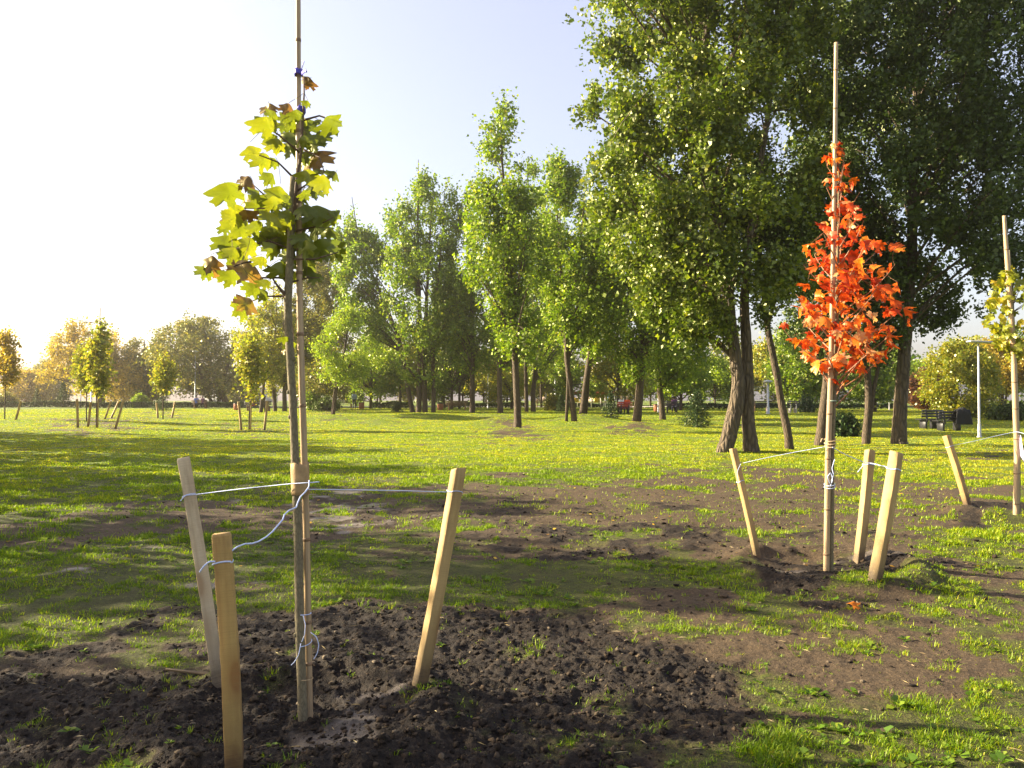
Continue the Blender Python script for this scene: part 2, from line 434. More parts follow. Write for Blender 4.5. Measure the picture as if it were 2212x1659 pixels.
# ---------------------------------------------------------------- ground: one sheet out to the horizon, finer where it is near
az = np.concatenate([np.arange(-58, 58.01, .17), np.arange(60, 301, 5.0)]) * PI / 180
dd = [0.35]
while dd[-1] < 24: dd.append(dd[-1] * (1.0042 if dd[-1] > 2.2 else 1.06))
while dd[-1] < 140: dd.append(dd[-1] * 1.012)
while dd[-1] < 420: dd.append(dd[-1] * 1.08)
dd = np.array(dd)
A, D = np.meshgrid(az, dd)
gx, gy = (np.sin(A) * D).ravel(), (np.cos(A) * D).ravel()
Z = zone_fields(gx, gy)
gzv = gfull(gx, gy, Z)
NA, ND = len(az), len(dd)
V = np.stack([gx, gy, gzv], 1)
V = np.concatenate([V, [[0, 0, float(gzv[:NA].mean())]]])
i = np.arange(ND - 1)[:, None] * NA; j = np.arange(NA)[None, :]; j2 = (j + 1) % NA
Fq = np.stack([i + j, i + NA + j, i + NA + j2, i + j2], -1).reshape(-1, 4)
tri = np.stack([np.arange(NA), (np.arange(NA) + 1) % NA, np.full(NA, len(V) - 1)], 1)
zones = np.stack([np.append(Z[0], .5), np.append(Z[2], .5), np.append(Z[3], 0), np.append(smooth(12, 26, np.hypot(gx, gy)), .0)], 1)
loops = np.concatenate([Fq.ravel(), tri.ravel()]); sizes = np.concatenate([np.full(len(Fq), 4), np.full(len(tri), 3)])

t = NT('ground')
at = t.n('Attribute', attribute_name='zones')
sp = t.n('SeparateColor'); t.link(at.outputs['Color'], sp.inputs[0])
pos = t.coord('Object')
n_f = t.noise(pos, 42, 6, .65); n_m = t.noise(pos, 6, 5, .6); n_l = t.noise(pos, .7, 4, .6)
soilc = t.ramp(n_f, [(.30, (.005, .0033, .002)), (.52, (.017, .011, .0065)), (.75, (.058, .040, .024))])
barec = t.ramp(n_f, [(.28, (.032, .021, .011)), (.55, (.100, .066, .034)), (.78, (.22, .155, .085))])
barec = t.mix(t.math('MULTIPLY', n_m, .5), barec, (.12, .085, .048))
grassc = t.ramp(n_m, [(.3, (.040, .050, .006)), (.5, (.088, .112, .009)), (.72, (.14, .15, .018))])
grassc = t.mix(t.ramp(n_l, [(.5, 0.0), (.68, .55)]), grassc, (.085, .06, .025))
grassc = t.mix(t.ramp(n_f, [(.35, .6), (.6, 0.0)]), grassc, (.02, .015, .008))
thatch = t.noise(t.coord('Object', (60, 190, 60)), 1.0, 3, .7)
grassc = t.mix(t.ramp(thatch, [(.52, 0.0), (.66, .4)]), grassc, (.20, .16, .07))
grassc = t.mix(t.ramp(t.noise(pos, 120, 3, .6), [(.38, .8), (.58, 0.0)]), grassc, (.022, .018, .008))
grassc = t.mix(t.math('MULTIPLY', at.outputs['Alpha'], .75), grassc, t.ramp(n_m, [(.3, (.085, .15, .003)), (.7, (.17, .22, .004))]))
n_x = t.noise(pos, 150, 3, .6)
barec = t.mix(t.ramp(n_x, [(.40, .55), (.62, 0.0)]), barec, (.03, .02, .011))
def brk(f, k1, k2):
    q = t.math('ADD', f, t.math('MULTIPLY', t.math('SUBTRACT', n_m, .5), k1)); q = t.math('ADD', q, t.math('MULTIPLY', t.math('SUBTRACT', n_f, .5), k2))
    return t.ramp(q, [(.14, 0.0), (.90, 1.0)])
mixb = t.mix(brk(sp.outputs[0], .7, .6), barec, soilc)
c = t.mix(brk(sp.outputs[1], .6, .7), mixb, grassc)
c = t.mix(t.math('MULTIPLY', sp.outputs[2], .8), c, (.22, .18, .145))
b = t.n('BsdfPrincipled'); t.link(c, b.inputs['Base Color'])
ro = t.math('SUBTRACT', t.ramp(sp.outputs[2], [(0, .92), (.8, .38)]), t.math('MULTIPLY', sp.outputs[0], .06)); t.link(ro, b.inputs['Roughness'])
b.inputs['Specular IOR Level'].default_value = .3
hh = t.math('ADD', t.math('ADD', t.math('MULTIPLY', n_f, .7), t.math('MULTIPLY', n_x, .35)), t.math('MULTIPLY', n_m, .7))
t.link(t.bump(hh, 1.0, .035), b.inputs['Normal'])
M['ground'] = t.surf(b.outputs[0])
ground = obj('ground', mesh_np('ground', V, loops, sizes, True, {'zones': ('FLOAT_COLOR', zones)}), M['ground'])
tag(ground, kind='structure')

# ---------------------------------------------------------------- grass blades
def grass_blades(N, d0, d1, seed, tall=1.0):
    r = np.random.default_rng(seed)
    d = d0 * (d1 / d0) ** r.random(N)
    a = (r.random(N) - .5) * 2 * math.radians(43)
    x, y = np.sin(a) * d, np.cos(a) * d
    zz = zone_fields(x, y)
    clump = fbm(x * 7, y * 7, 2, 201) * .65 + fbm(x * 1.7, y * 1.7, 3, 205) * .5
    p = (.72 + .28 * smooth(9, 18, d)) * zz[2] ** 1.3 * smooth(.47, .68, clump + .24 * smooth(9, 24, d)) + (.025 + .10 * zz[2]) * (1 - zz[0])
    keep = r.random(N) < p
    x, y, d, cl = x[keep], y[keep], d[keep], clump[keep]
    zz = [q[keep] for q in zz]
    n = len(x)
    z = gfull(x, y, zz) - .004
    tuft = .38 + 1.0 * smooth(.47, .75, cl)
    h = (.014 + .040 * r.random(n) ** 1.8) * tuft * tall * (1 - .35 * smooth(14, 30, d))
    w = np.maximum(.0022 + .0022 * r.random(n), d * .0010)
    th = r.random(n) * 2 * PI
    lean = h * (.25 + .9 * r.random(n))
    dx, dy = np.cos(th), np.sin(th)
    ph = th + PI / 2 + (r.random(n) - .5) * 1.2
    wx, wy = np.cos(ph) * w / 2, np.sin(ph) * w / 2
    base = np.stack([x, y, z], 1); side = np.stack([wx, wy, np.zeros(n)], 1)
    mid = base + np.stack([dx * lean * .35, dy * lean * .35, h * .62], 1)
    tip = base + np.stack([dx * lean, dy * lean, h], 1)
    V = np.stack([base - side, base + side, mid + side * .75, mid - side * .75, tip], 1).reshape(-1, 3)
    b5 = np.arange(n)[:, None] * 5
    q = (b5 + np.array([[0, 1, 2, 3]])); tr = (b5 + np.array([[3, 2, 4]]))
    loops = np.concatenate([q, tr], 1).ravel(); sizes = np.tile([4, 3], n)
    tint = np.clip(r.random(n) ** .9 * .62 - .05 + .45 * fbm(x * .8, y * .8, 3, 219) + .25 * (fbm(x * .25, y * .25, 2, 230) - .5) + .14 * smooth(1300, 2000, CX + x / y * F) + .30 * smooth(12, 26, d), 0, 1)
    return V, loops, sizes, np.repeat(tint, 5)
def grass_tufts(N, d0, d1, seed):
    """small splayed tufts, several blades from one root"""
    r = np.random.default_rng(seed)
    d = d0 * (d1 / d0) ** r.random(N); a = (r.random(N) - .5) * 2 * math.radians(43)
    x, y = np.sin(a) * d, np.cos(a) * d
    zz = zone_fields(x, y)
    clump = fbm(x * 6, y * 6, 3, 201) * .6 + fbm(x * 1.7, y * 1.7, 3, 205) * .5
    p = .62 * zz[2] ** 1.2 * smooth(.42, .64, clump) + .045 * (1 - .75 * zz[0])
    keep = r.random(N) < p
    x, y, clump = x[keep], y[keep], clump[keep]; zz = [q[keep] for q in zz]
    m = len(x); K = 15; z = gfull(x, y, zz) - .006
    big = (.45 + 1.0 * smooth(.45, .72, clump)) * (.45 + .65 * r.random(m) ** 1.5)
    n = m * K; rep = lambda q: np.repeat(q, K)
    th = r.random(n) * 2 * PI; rr = rep(.006 + .022 * big) * np.sqrt(r.random(n))
    bx, by, bz = rep(x) + np.cos(th) * rr, rep(y) + np.sin(th) * rr, rep(z)
    h = rep(.034 * big) * (.35 + .9 * r.random(n)); th2 = th + r.normal(0, .7, n)
    lean = h * (.15 + 1.25 * r.random(n)); w = .0020 + .0026 * r.random(n); w = np.maximum(w, rep(np.hypot(x, y)) * .0006)
    dx, dy = np.cos(th2), np.sin(th2); ph = th2 + PI / 2 + r.normal(0, .4, n)
    base = np.stack([bx, by, bz], 1); side = np.stack([np.cos(ph) * w / 2, np.sin(ph) * w / 2, np.zeros(n)], 1)
    mid = base + np.stack([dx * lean * .4, dy * lean * .4, h * .7], 1); tip = base + np.stack([dx * lean, dy * lean, h * (.75 + .3 * r.random(n))], 1)
    V = np.stack([base - side, base + side, mid + side * .8, mid - side * .8, tip], 1).reshape(-1, 3)
    b5 = np.arange(n)[:, None] * 5
    loops = np.concatenate([b5 + np.array([[0, 1, 2, 3]]), b5 + np.array([[3, 2, 4]])], 1).ravel(); sizes = np.tile([4, 3], n)
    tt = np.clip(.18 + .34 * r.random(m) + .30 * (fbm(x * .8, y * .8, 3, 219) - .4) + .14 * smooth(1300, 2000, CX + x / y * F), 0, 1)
    tint = np.clip(rep(tt) + r.normal(0, .10, n) + np.where(r.random(n) < .07, .45, 0), 0, 1)
    return V, loops, sizes, np.repeat(tint, 5)
parts = [grass_tufts(60000, 2.4, 10.5, 1), grass_blades(160000, 2.4, 9, 4, .6), grass_blades(560000, 9, 26, 2), grass_blades(800000, 26, 86, 3)]
off = 0; Vs, Ls, Ss, Ts = [], [], [], []
for v_, l_, s_, t_ in parts:
    Vs.append(v_); Ls.append(l_ + off); Ss.append(s_); Ts.append(t_); off += len(v_)
M['grass'] = leaf_mat('grass', [(0, (.05, .105, .002)), (.35, (.095, .18, .002)), (.62, (.17, .255, .002)), (.84, (.29, .36, .002)), (1, (.40, .36, .02))], trans=.42, gloss=.03, rough=.5, tcol=1.5, attr='tint')
gr = obj('grass', mesh_np('grass', np.concatenate(Vs), np.concatenate(Ls), np.concatenate(Ss), False, {'tint': ('FLOAT', np.concatenate(Ts))}), M['grass'])
tag(gr, 'short patchy grass growing through the trodden earth and over the lawn', 'grass', kind='stuff')
print('grass blades', off // 5)

# ---------------------------------------------------------------- soil clods
def ico1():
    import bmesh
    bm = bmesh.new(); bmesh.ops.create_icosphere(bm, subdivisions=2, radius=1.0)
    v = np.array([q.co[:] for q in bm.verts]); f = np.array([[w.index for w in p.verts] for p in bm.faces]); bm.free()
    return v, f
IV, IF = ico1()
def scatter_lumps(N, d0, d1, seed, smin, smax, pfun):
    r = np.random.default_rng(seed)
    d = d0 * (d1 / d0) ** r.random(N); a = (r.random(N) - .5) * 2 * math.radians(42)
    x, y = np.sin(a) * d, np.cos(a) * d
    zz = zone_fields(x, y); keep = r.random(N) < pfun(zz, x, y)
    x, y, d = x[keep], y[keep], d[keep]; zz = [q[keep] for q in zz]
    z = gfull(x, y, zz); n = len(x)
    s = smin * (smax / smin) ** (r.random(n) ** 2.6)
    Vn = []
    sh = .5 + 1.0 * r.random((n, 1, 3)); sh[:, :, 2] *= .62
    offs = r.random((n, 1, 3)) * 50
    Q = IV[None] * (1 + 0 * offs)
    nn = vnoise(Q[..., 0] * 1.3 + offs[..., 0], Q[..., 1] * 1.3 + offs[..., 1], Q[..., 2] * 1.3 + offs[..., 2], 9) - .5
    nn2 = vnoise(Q[..., 0] * 3.3 + offs[..., 0], Q[..., 1] * 3.3 + offs[..., 1], Q[..., 2] * 3.3 + offs[..., 2], 19) - .5
    Q = Q * (1 + nn * 1.3 + nn2 * .9)[..., None] * sh * s[:, None, None]
    th = r.random(n) * 2 * PI; c, si = np.cos(th)[:, None], np.sin(th)[:, None]
    X = Q[..., 0] * c - Q[..., 1] * si + x[:, None]; Y = Q[..., 0] * si + Q[..., 1] * c + y[:, None]; Zz = Q[..., 2] + (z + s * .25)[:, None]
    V = np.stack([X, Y, Zz], -1).reshape(-1, 3)
    Fc = (IF[None] + (np.arange(n) * len(IV))[:, None, None]).reshape(-1, 3)
    return V, Fc
v1, f1 = scatter_lumps(44000, 2.5, 8, 41, .003, .016, lambda z, x, y: z[0] ** 1.7 * .75 + z[1] * .08)
v2, f2 = scatter_lumps(11000, 6, 16, 43, .006, .024, lambda z, x, y: z[0] * .8 + z[1] * .22)
VV = np.concatenate([v1, v2]); FF = np.concatenate([f1, f2 + len(v1)])
t = NT('soil_clods'); f = t.n('NewGeometry').outputs['Random Per Island']; n_ = t.noise(t.coord('Object'), 70, 4)
c = t.ramp(f, [(0, (.005, .0035, .0022)), (.5, (.017, .011, .0065)), (.9, (.072, .049, .029)), (1, (.19, .15, .10))])
c = t.mix(t.math('MULTIPLY', n_, .6), c, (.012, .008, .005))
b = t.n('BsdfPrincipled'); t.link(c, b.inputs['Base Color']); b.inputs['Roughness'].default_value = .95; b.inputs['Specular IOR Level'].default_value = .25
t.link(t.bump(n_, .6, .01), b.inputs['Normal'])
cl = obj('soil_clods', mesh_np('soil_clods', VV, FF.ravel(), np.full(len(FF), 3), False), t.surf(b.outputs[0]))
tag(cl, 'crumbly dark clods of freshly dug earth', 'soil', kind='stuff')
print('clods', len(VV) // len(IV))

# ---------------------------------------------------------------- straw and fallen leaves
def flat_bits(N, d0, d1, seed, L, W, pfun, curl=.3, amax=42):
    r = np.random.default_rng(seed)
    d = d0 * (d1 / d0) ** r.random(N); a = (r.random(N) - .5) * 2 * math.radians(amax)
    x, y = np.sin(a) * d, np.cos(a) * d
    zz = zone_fields(x, y); keep = r.random(N) < pfun(zz, x, y)
    x, y = x[keep], y[keep]; zz = [q[keep] for q in zz]; n = len(x)
    z = gfull(x, y, zz) + .006
    th = r.random(n) * 2 * PI
    ax = np.stack([np.cos(th), np.sin(th), (r.random(n) - .3) * curl], 1)
    sd = np.stack([-np.sin(th), np.cos(th), (r.random(n) - .5) * curl * 1.6], 1)
    l = (L[0] + (L[1] - L[0]) * r.random(n))[:, None]; w = (W[0] + (W[1] - W[0]) * r.random(n))[:, None]
    c = np.stack([x, y, z + .15 * l[:, 0] * curl], 1)
    V = np.stack([c - ax * l / 2, c + sd * w / 2 + [0, 0, .003], c + ax * l / 2, c - sd * w / 2], 1).reshape(-1, 3)
    return V, np.arange(4 * n), np.full(n, 4)
v, l, s = flat_bits(4200, 2.5, 12, 61, (.02, .09), (.002, .0042), lambda z, x, y: .25 + .35 * z[1] + .12 * z[0] * 0, .25)
M['straw'] = leaf_mat('straw', [(0, (.10, .07, .03)), (.6, (.22, .16, .08)), (1, (.42, .34, .20))], trans=.15, gloss=.03)
tag(obj('dry_grass', mesh_np('dry_grass', v, l, s), M['straw']), 'dead straw-coloured grass stems lying on the earth', 'dry grass', kind='stuff')
def weeds(N, d0, d1, seed):
    r = np.random.default_rng(seed); d = d0 * (d1 / d0) ** r.random(N); a = (r.random(N) - .5) * 2 * math.radians(42)
    x, y = np.sin(a) * d, np.cos(a) * d; zz = zone_fields(x, y); keep = r.random(N) < .015 + .5 * zz[2] * smooth(.45, .6, fbm(x * 1.1 + 5, y * 1.1, 3, 301))
    x, y = x[keep], y[keep]; z = gfull(x, y, [q[keep] for q in zz]); m = len(x); K = 8; n = m * K; rep = lambda q: np.repeat(q, K)
    th = np.tile(np.arange(K) * 2.4, m) + rep(r.random(m) * 6.3); L = rep(.018 + .034 * r.random(m) ** 1.5) * (.6 + .6 * r.random(n)); el = .15 + .75 * r.random(n)
    ax = np.stack([np.cos(th) * np.cos(el), np.sin(th) * np.cos(el), np.sin(el)], 1); sd = np.stack([-np.sin(th), np.cos(th), r.normal(0, .2, n)], 1)
    b = np.stack([rep(x), rep(y), rep(z)], 1) + ax * (L * .25)[:, None]; w = (L * (.28 + .2 * r.random(n)))[:, None]; tip = b + ax * L[:, None] - np.array([0, 0, 1]) * (L * .25)[:, None]; md = b + ax * (L * .55)[:, None]
    V = np.stack([b, md + sd * w, tip, md - sd * w], 1).reshape(-1, 3); return V, np.arange(4 * n), np.full(n, 4)
v, l, s = weeds(5200, 2.5, 11, 71)
M['weed'] = leaf_mat('weed', [(0, (.045, .10, .008)), (.6, (.09, .17, .010)), (1, (.19, .24, .02))], trans=.35, gloss=.05)
tag(obj('weeds', mesh_np('weeds', v, l, s), M['weed']), 'small broad-leaved weeds sprouting between the grass', 'weeds', kind='stuff')
v, l, s = flat_bits(4200, 7.5, 42, 63, (.03, .07), (.025, .05), lambda z, x, y: .04 + .55 * smooth(.05, .45, x / y) * smooth(8, 16, y) * (1 - smooth(28, 42, y)), .5, 36)
M['litter'] = leaf_mat('litter', [(0, (.20, .10, .02)), (.5, (.50, .32, .03)), (1, (.62, .48, .08))], trans=.3, gloss=.05)
tag(obj('fallen_leaves', mesh_np('fallen_leaves', v, l, s), M['litter']), 'small yellow fallen leaves scattered under the poplars', 'fallen leaves', kind='stuff')
# ---------------------------------------------------------------- trees
def unit(v): return v / (np.linalg.norm(v, axis=-1, keepdims=True) + 1e-9)

def leaves_mesh(C, Dn, size, r, aspect=.8, droop=.35, curl=.15, per=1):
    """one folded leaf blade per point: C centres, Dn main directions"""
    n = len(C)
    ax = unit(Dn + r.normal(0, .75, (n, 3)) + np.array([0, 0, -droop]))
    nr = r.normal(0, 1, (n, 3)) + np.array([0, 0, .55]); var = 1.0
    if per > 1:                   # leaves of one twig hang alike and are of a size
        m_ = n // per; g_ = unit(r.normal(0, 1, (m_, 3)) + np.array([0, 0, .7])); nr = np.repeat(g_, per, 0) + r.normal(0, .42, (n, 3)); var = np.repeat(.75 + .5 * r.random(m_), per)
    nr = unit(nr)
    sd = unit(np.cross(ax, nr)); nr = np.cross(sd, ax)
    l = (size * var * (.6 + .75 * r.random(n)))[:, None]; w = l * aspect
    base = C - ax * l * .5; tip = C + ax * l * .5 - nr * l * curl
    m = C - ax * l * .1 + nr * l * curl * .6
    V = np.stack([base, m + sd * w * .5, tip, m - sd * w * .5], 1).reshape(-1, 3)
    return V

def crown_points(env, cx, cy, ntw, r, gap_seed, gap, gap_scale, depth=1.0, shell=.55, fn=None):
    """twig positions inside a crown: env rows (z, radius, centre x offset)"""
    env = sorted(env); zs = np.array([e[0] for e in env]); rs = np.array([e[1] for e in env]); cs = np.array([e[2] for e in env])
    zg = np.linspace(zs[0], zs[-1], 200); rg = np.interp(zg, zs, rs)
    pdf = rg ** 1.35 + .02; cdf = np.cumsum(pdf); cdf /= cdf[-1]
    out = []; tot = 0
    while tot < ntw:
        m = int(ntw * 1.6)
        z = np.interp(r.random(m), cdf, zg); z = z + r.normal(0, .15, m)
        R = np.interp(z, zs, rs); c = np.interp(z, zs, cs)
        a = r.random(m) * 2 * PI; q = r.random(m) ** shell
        kf = 1.4 / max(1.0, (zs[-1] - zs[0]) / 8)
        lump = .58 + .50 * vnoise(np.cos(a) * 1.6 + 7, np.sin(a) * 1.6, z * kf, gap_seed + 3) + .40 * vnoise(np.cos(a) * 3.6 + 3, np.sin(a) * 3.6, z * kf * 2.6, gap_seed + 5)
        lump = lump * np.where(r.random(m) < .10, 1.05 + .12 * r.random(m), 1.0)
        x = c + np.cos(a) * q * R * lump; y = np.sin(a) * q * R * lump * depth
        g = fbm(x * gap_scale, y * gap_scale, 2, gap_seed, z * gap_scale)
        k = g > gap
        p = np.stack([x, y, z], 1)[k]
        out.append(p); tot += len(p)
    return np.concatenate(out)[:ntw]

def tree_meshes(name, spines, env, nleaf, leaf, seed, wisp=0.0, pull=.40, clump=1.0, gap=.44, gap_scale=.7, depth=1.0, up=.8, nbranch=34, per=11, twig_len=None, sides=9, rough=.12, shell=.55, aspect=.8, brk=1.0, droop=.35, low=0.0):
    """spines: list of lists (x, y, z, radius) in local coordinates. Returns trunk mesh, crown mesh."""
    r = np.random.default_rng(seed)
    mb = MB()
    dense = []
    for sp in spines:
        sp = np.array(sp, float)
        k = max(8, int((sp[-1, 2] - sp[0, 2]) / .35))
        tt = np.linspace(0, 1, k); src = np.linspace(0, 1, len(sp))
        # smooth interpolation along the stem
        zz = np.interp(tt, src, np.arange(len(sp)))
        q = np.stack([np.interp(tt, src, sp[:, c]) for c in range(4)], 1)
        for _ in range(2): q[1:-1] = (q[:-2] + 2 * q[1:-1] + q[2:]) / 4
        w = np.cumsum(r.normal(0, .02, (k, 2)), 0) * .35; w -= np.linspace(0, 1, k)[:, None] * w[-1]
        q[:, :2] += w * np.minimum(1, np.arange(k) / 4)[:, None]
        mb.tube(q[:, :3], q[:, 3], sides, True, rough)
        dense.append(q)
    allsp = np.concatenate(dense)
    ntw = max(20, nleaf // per)
    tw = crown_points(env, 0, 0, ntw, r, seed * 13 + 1, gap, gap_scale, depth, shell)
    # gather the twigs into boughs with gaps between them
    ncl = int(np.clip(ntw / 26 / clump, 14, 260)); cc = tw[r.choice(ntw, ncl, replace=False)]
    cr = np.zeros((ntw, 3))
    for a in range(0, ntw, 500):
        jj = ((tw[a:a+500, None] - cc[None]) ** 2 * np.array([1, 1, 1.5])).sum(-1).argmin(1); cr[a:a+500] = cc[jj]
    keepc = r.random(ntw) < .88
    tw = np.where(keepc[:, None], tw + (cr - tw) * pull, tw)
    zmin = min(e[0] for e in env); zmax = max(e[0] for e in env)
    # limbs: from the stem to a subset of the twigs
    nb = min(nbranch, ntw)
    idx = r.choice(ntw, nb, replace=False)
    bpts = [allsp[:, :3]]
    for i in idx:
        tip = tw[i]
        h = np.hypot(tip[0] - np.interp(tip[2], allsp[:, 2][np.argsort(allsp[:, 2])], allsp[:, 0][np.argsort(allsp[:, 2])]), tip[1])
        z0 = max(tip[2] - h * up - .3, zmin * .75 + .1 * tip[2], allsp[0, 2] + 1.2)
        cand = np.argmin(np.abs(allsp[:, 2] - z0) + .15 * np.abs(allsp[:, 0] - tip[0]))
        s = allsp[cand]
        if tip[2] - s[2] < -2.5: continue
        mid = (s[:3] + tip) / 2 + np.array([0, 0, .12 * h]) + r.normal(0, .08 * h + .02, 3)
        u = np.linspace(0, 1, 7)[:, None]
        cur = (1 - u) ** 2 * s[:3] + 2 * u * (1 - u) * mid + u ** 2 * tip
        rb = min(s[3] * .45, .018 + .020 * np.linalg.norm(tip - s[:3])) * brk
        mb.tube(cur, np.linspace(rb, rb * .22 + .003, 7), 5, False)
        bpts.append(cur[2:])
    bp = np.concatenate(bpts)
    # thin twigs to a share of the clusters
    sel = r.choice(ntw, min(ntw, 420), replace=False)
    dirs = np.zeros_like(tw)
    ch = 400
    for a in range(0, ntw, ch):
        dd_ = ((tw[a:a+ch, None] - bp[None]) ** 2).sum(-1); j = dd_.argmin(1)
        dirs[a:a+ch] = tw[a:a+ch] - bp[j]
    for i in sel:
        b = tw[i] - dirs[i]; L = np.linalg.norm(dirs[i])
        if L < .15 or L > 3.5: continue
        mid = (b + tw[i]) / 2 + np.array([0, 0, .08 * L])
        mb.tube([b, mid, tw[i]], [.010 * brk + .004 * L, .007 * brk + .002 * L, .004 * brk], 3, False)
    # leaves strung along each twig
    tl = twig_len or leaf * 5
    u = unit(dirs + r.normal(0, .25, dirs.shape) + np.array([0, 0, .25]))
    n = ntw * per
    s = (r.random((ntw, per)) - .6) * tl * (.6 + .8 * r.random((ntw, 1)))
    jit = np.full((ntw, 1, 1), leaf * .95)
    if wisp:                      # upright shoots that stick out of the crown
        kk = r.random(ntw) < .45; u[kk] = unit(u[kk] * .5 + np.array([0, 0, 1.0]) + r.normal(0, .22, (kk.sum(), 3)))
        s[kk] = s[kk] / tl * wisp * (.5 + .9 * r.random((kk.sum(), 1))) + wisp * .25; jit[kk] = leaf * .6
    C = (tw[:, None] + u[:, None] * s[..., None] + r.normal(0, 1, (ntw, per, 3)) * jit).reshape(-1, 3)
    Dn = unit(np.repeat(u, per, 0) * .5 + r.normal(0, .5, (n, 3)))
    V = leaves_mesh(C, Dn, leaf, r, aspect, droop, .15, per)
    crown = mesh_np(name + '_crown', V, np.arange(4 * n), np.full(n, 4))
    return mb.mesh(name + '_trunk', True), crown

TREES = 0
def tree(name, label, cat, d, base, stems, env, nleaf, leaf, leafmat, bark, group=None, parts=('trunk', 'crown'), **kw):
    """base (x, y) and stems [(x, y, width)...] and env [(y, xleft, xright)] as seen at distance d in the photograph"""
    global TREES
    TREES += 1
    b = P(base[0], base[1], d); b[2] = float(gz(b[0], b[1])) - .06
    sp = []
    for st in stems:
        rows = []
        for k, (x, y, w) in enumerate(st):
            p = P(x, y, d); rows.append((p[0] - b[0], (random.random() - .5) * .02 * k + (kw.get('yoff', 0) if len(sp) else 0), p[2] - b[2], w / F * d / 2))
        rows[0] = (rows[0][0], rows[0][1], min(rows[0][2], -.02), rows[0][3])
        sp.append(rows)
    kw.pop('yoff', None)
    ev = []
    for (y, xl, xr) in env:
        p0, p1 = P(xl, y, d), P(xr, y, d)
        ev.append((p0[2] - b[2], abs(p1[0] - p0[0]) / 2, (p0[0] + p1[0]) / 2 - b[0]))
    tm, cm = tree_meshes(name, sp, ev, nleaf, leaf, 100 + TREES, **kw)
    r = thing(name, label, cat, b, 0, group)
    obj(parts[0], tm, M[bark], r); obj(parts[1], cm, M[leafmat], r)
    return r

GP = 'poplars of the grove'
# the two great poplars near the camera
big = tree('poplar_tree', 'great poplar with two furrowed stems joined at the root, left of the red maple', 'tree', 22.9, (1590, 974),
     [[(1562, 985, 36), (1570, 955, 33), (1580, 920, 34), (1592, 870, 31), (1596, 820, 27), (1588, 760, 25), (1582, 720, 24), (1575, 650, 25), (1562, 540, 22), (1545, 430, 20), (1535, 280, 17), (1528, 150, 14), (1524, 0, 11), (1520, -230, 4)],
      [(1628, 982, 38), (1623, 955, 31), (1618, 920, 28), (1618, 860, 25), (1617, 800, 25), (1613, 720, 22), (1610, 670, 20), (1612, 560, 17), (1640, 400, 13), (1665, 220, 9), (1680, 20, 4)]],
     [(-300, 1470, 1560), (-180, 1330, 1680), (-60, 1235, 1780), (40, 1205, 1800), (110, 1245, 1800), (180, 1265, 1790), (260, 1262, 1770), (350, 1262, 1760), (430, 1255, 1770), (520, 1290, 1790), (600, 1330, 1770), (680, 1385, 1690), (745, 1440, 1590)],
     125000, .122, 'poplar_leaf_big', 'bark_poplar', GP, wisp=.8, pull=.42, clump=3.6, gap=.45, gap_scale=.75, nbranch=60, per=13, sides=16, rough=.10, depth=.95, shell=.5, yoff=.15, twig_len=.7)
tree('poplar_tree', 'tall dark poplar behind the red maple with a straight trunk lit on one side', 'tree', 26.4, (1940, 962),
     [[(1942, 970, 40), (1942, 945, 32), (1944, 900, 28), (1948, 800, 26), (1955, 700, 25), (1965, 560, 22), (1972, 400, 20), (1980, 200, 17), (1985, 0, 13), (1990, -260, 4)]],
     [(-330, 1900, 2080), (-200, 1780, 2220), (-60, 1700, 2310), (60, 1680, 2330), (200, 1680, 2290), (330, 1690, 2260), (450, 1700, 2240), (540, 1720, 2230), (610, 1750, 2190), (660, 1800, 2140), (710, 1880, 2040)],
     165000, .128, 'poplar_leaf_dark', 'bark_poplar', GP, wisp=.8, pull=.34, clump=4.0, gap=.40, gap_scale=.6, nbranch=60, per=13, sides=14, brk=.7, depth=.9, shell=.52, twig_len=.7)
# lesser trees among them
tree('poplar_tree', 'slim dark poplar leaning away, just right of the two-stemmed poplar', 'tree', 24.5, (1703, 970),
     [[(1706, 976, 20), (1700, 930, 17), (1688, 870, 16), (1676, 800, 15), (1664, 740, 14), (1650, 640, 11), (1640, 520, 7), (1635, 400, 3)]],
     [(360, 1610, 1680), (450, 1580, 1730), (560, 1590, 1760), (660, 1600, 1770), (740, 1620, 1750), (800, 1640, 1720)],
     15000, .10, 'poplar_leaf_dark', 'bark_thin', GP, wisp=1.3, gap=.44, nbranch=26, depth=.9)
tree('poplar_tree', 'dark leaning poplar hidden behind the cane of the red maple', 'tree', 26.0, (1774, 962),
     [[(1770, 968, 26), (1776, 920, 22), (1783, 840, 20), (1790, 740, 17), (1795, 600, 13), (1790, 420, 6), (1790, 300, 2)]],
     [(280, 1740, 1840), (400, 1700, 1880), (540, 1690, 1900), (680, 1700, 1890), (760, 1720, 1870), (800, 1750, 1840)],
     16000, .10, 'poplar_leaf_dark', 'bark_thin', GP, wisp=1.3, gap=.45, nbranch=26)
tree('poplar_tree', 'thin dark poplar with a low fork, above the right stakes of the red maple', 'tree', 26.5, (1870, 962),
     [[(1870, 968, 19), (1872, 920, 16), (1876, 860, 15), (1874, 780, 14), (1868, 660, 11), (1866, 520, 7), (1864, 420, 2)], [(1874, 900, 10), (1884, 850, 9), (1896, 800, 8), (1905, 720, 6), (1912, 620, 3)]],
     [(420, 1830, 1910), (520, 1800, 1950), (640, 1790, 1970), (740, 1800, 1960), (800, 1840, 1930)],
     12000, .10, 'poplar_leaf_dark', 'bark_thin', GP, wisp=1.3, gap=.45, nbranch=24)
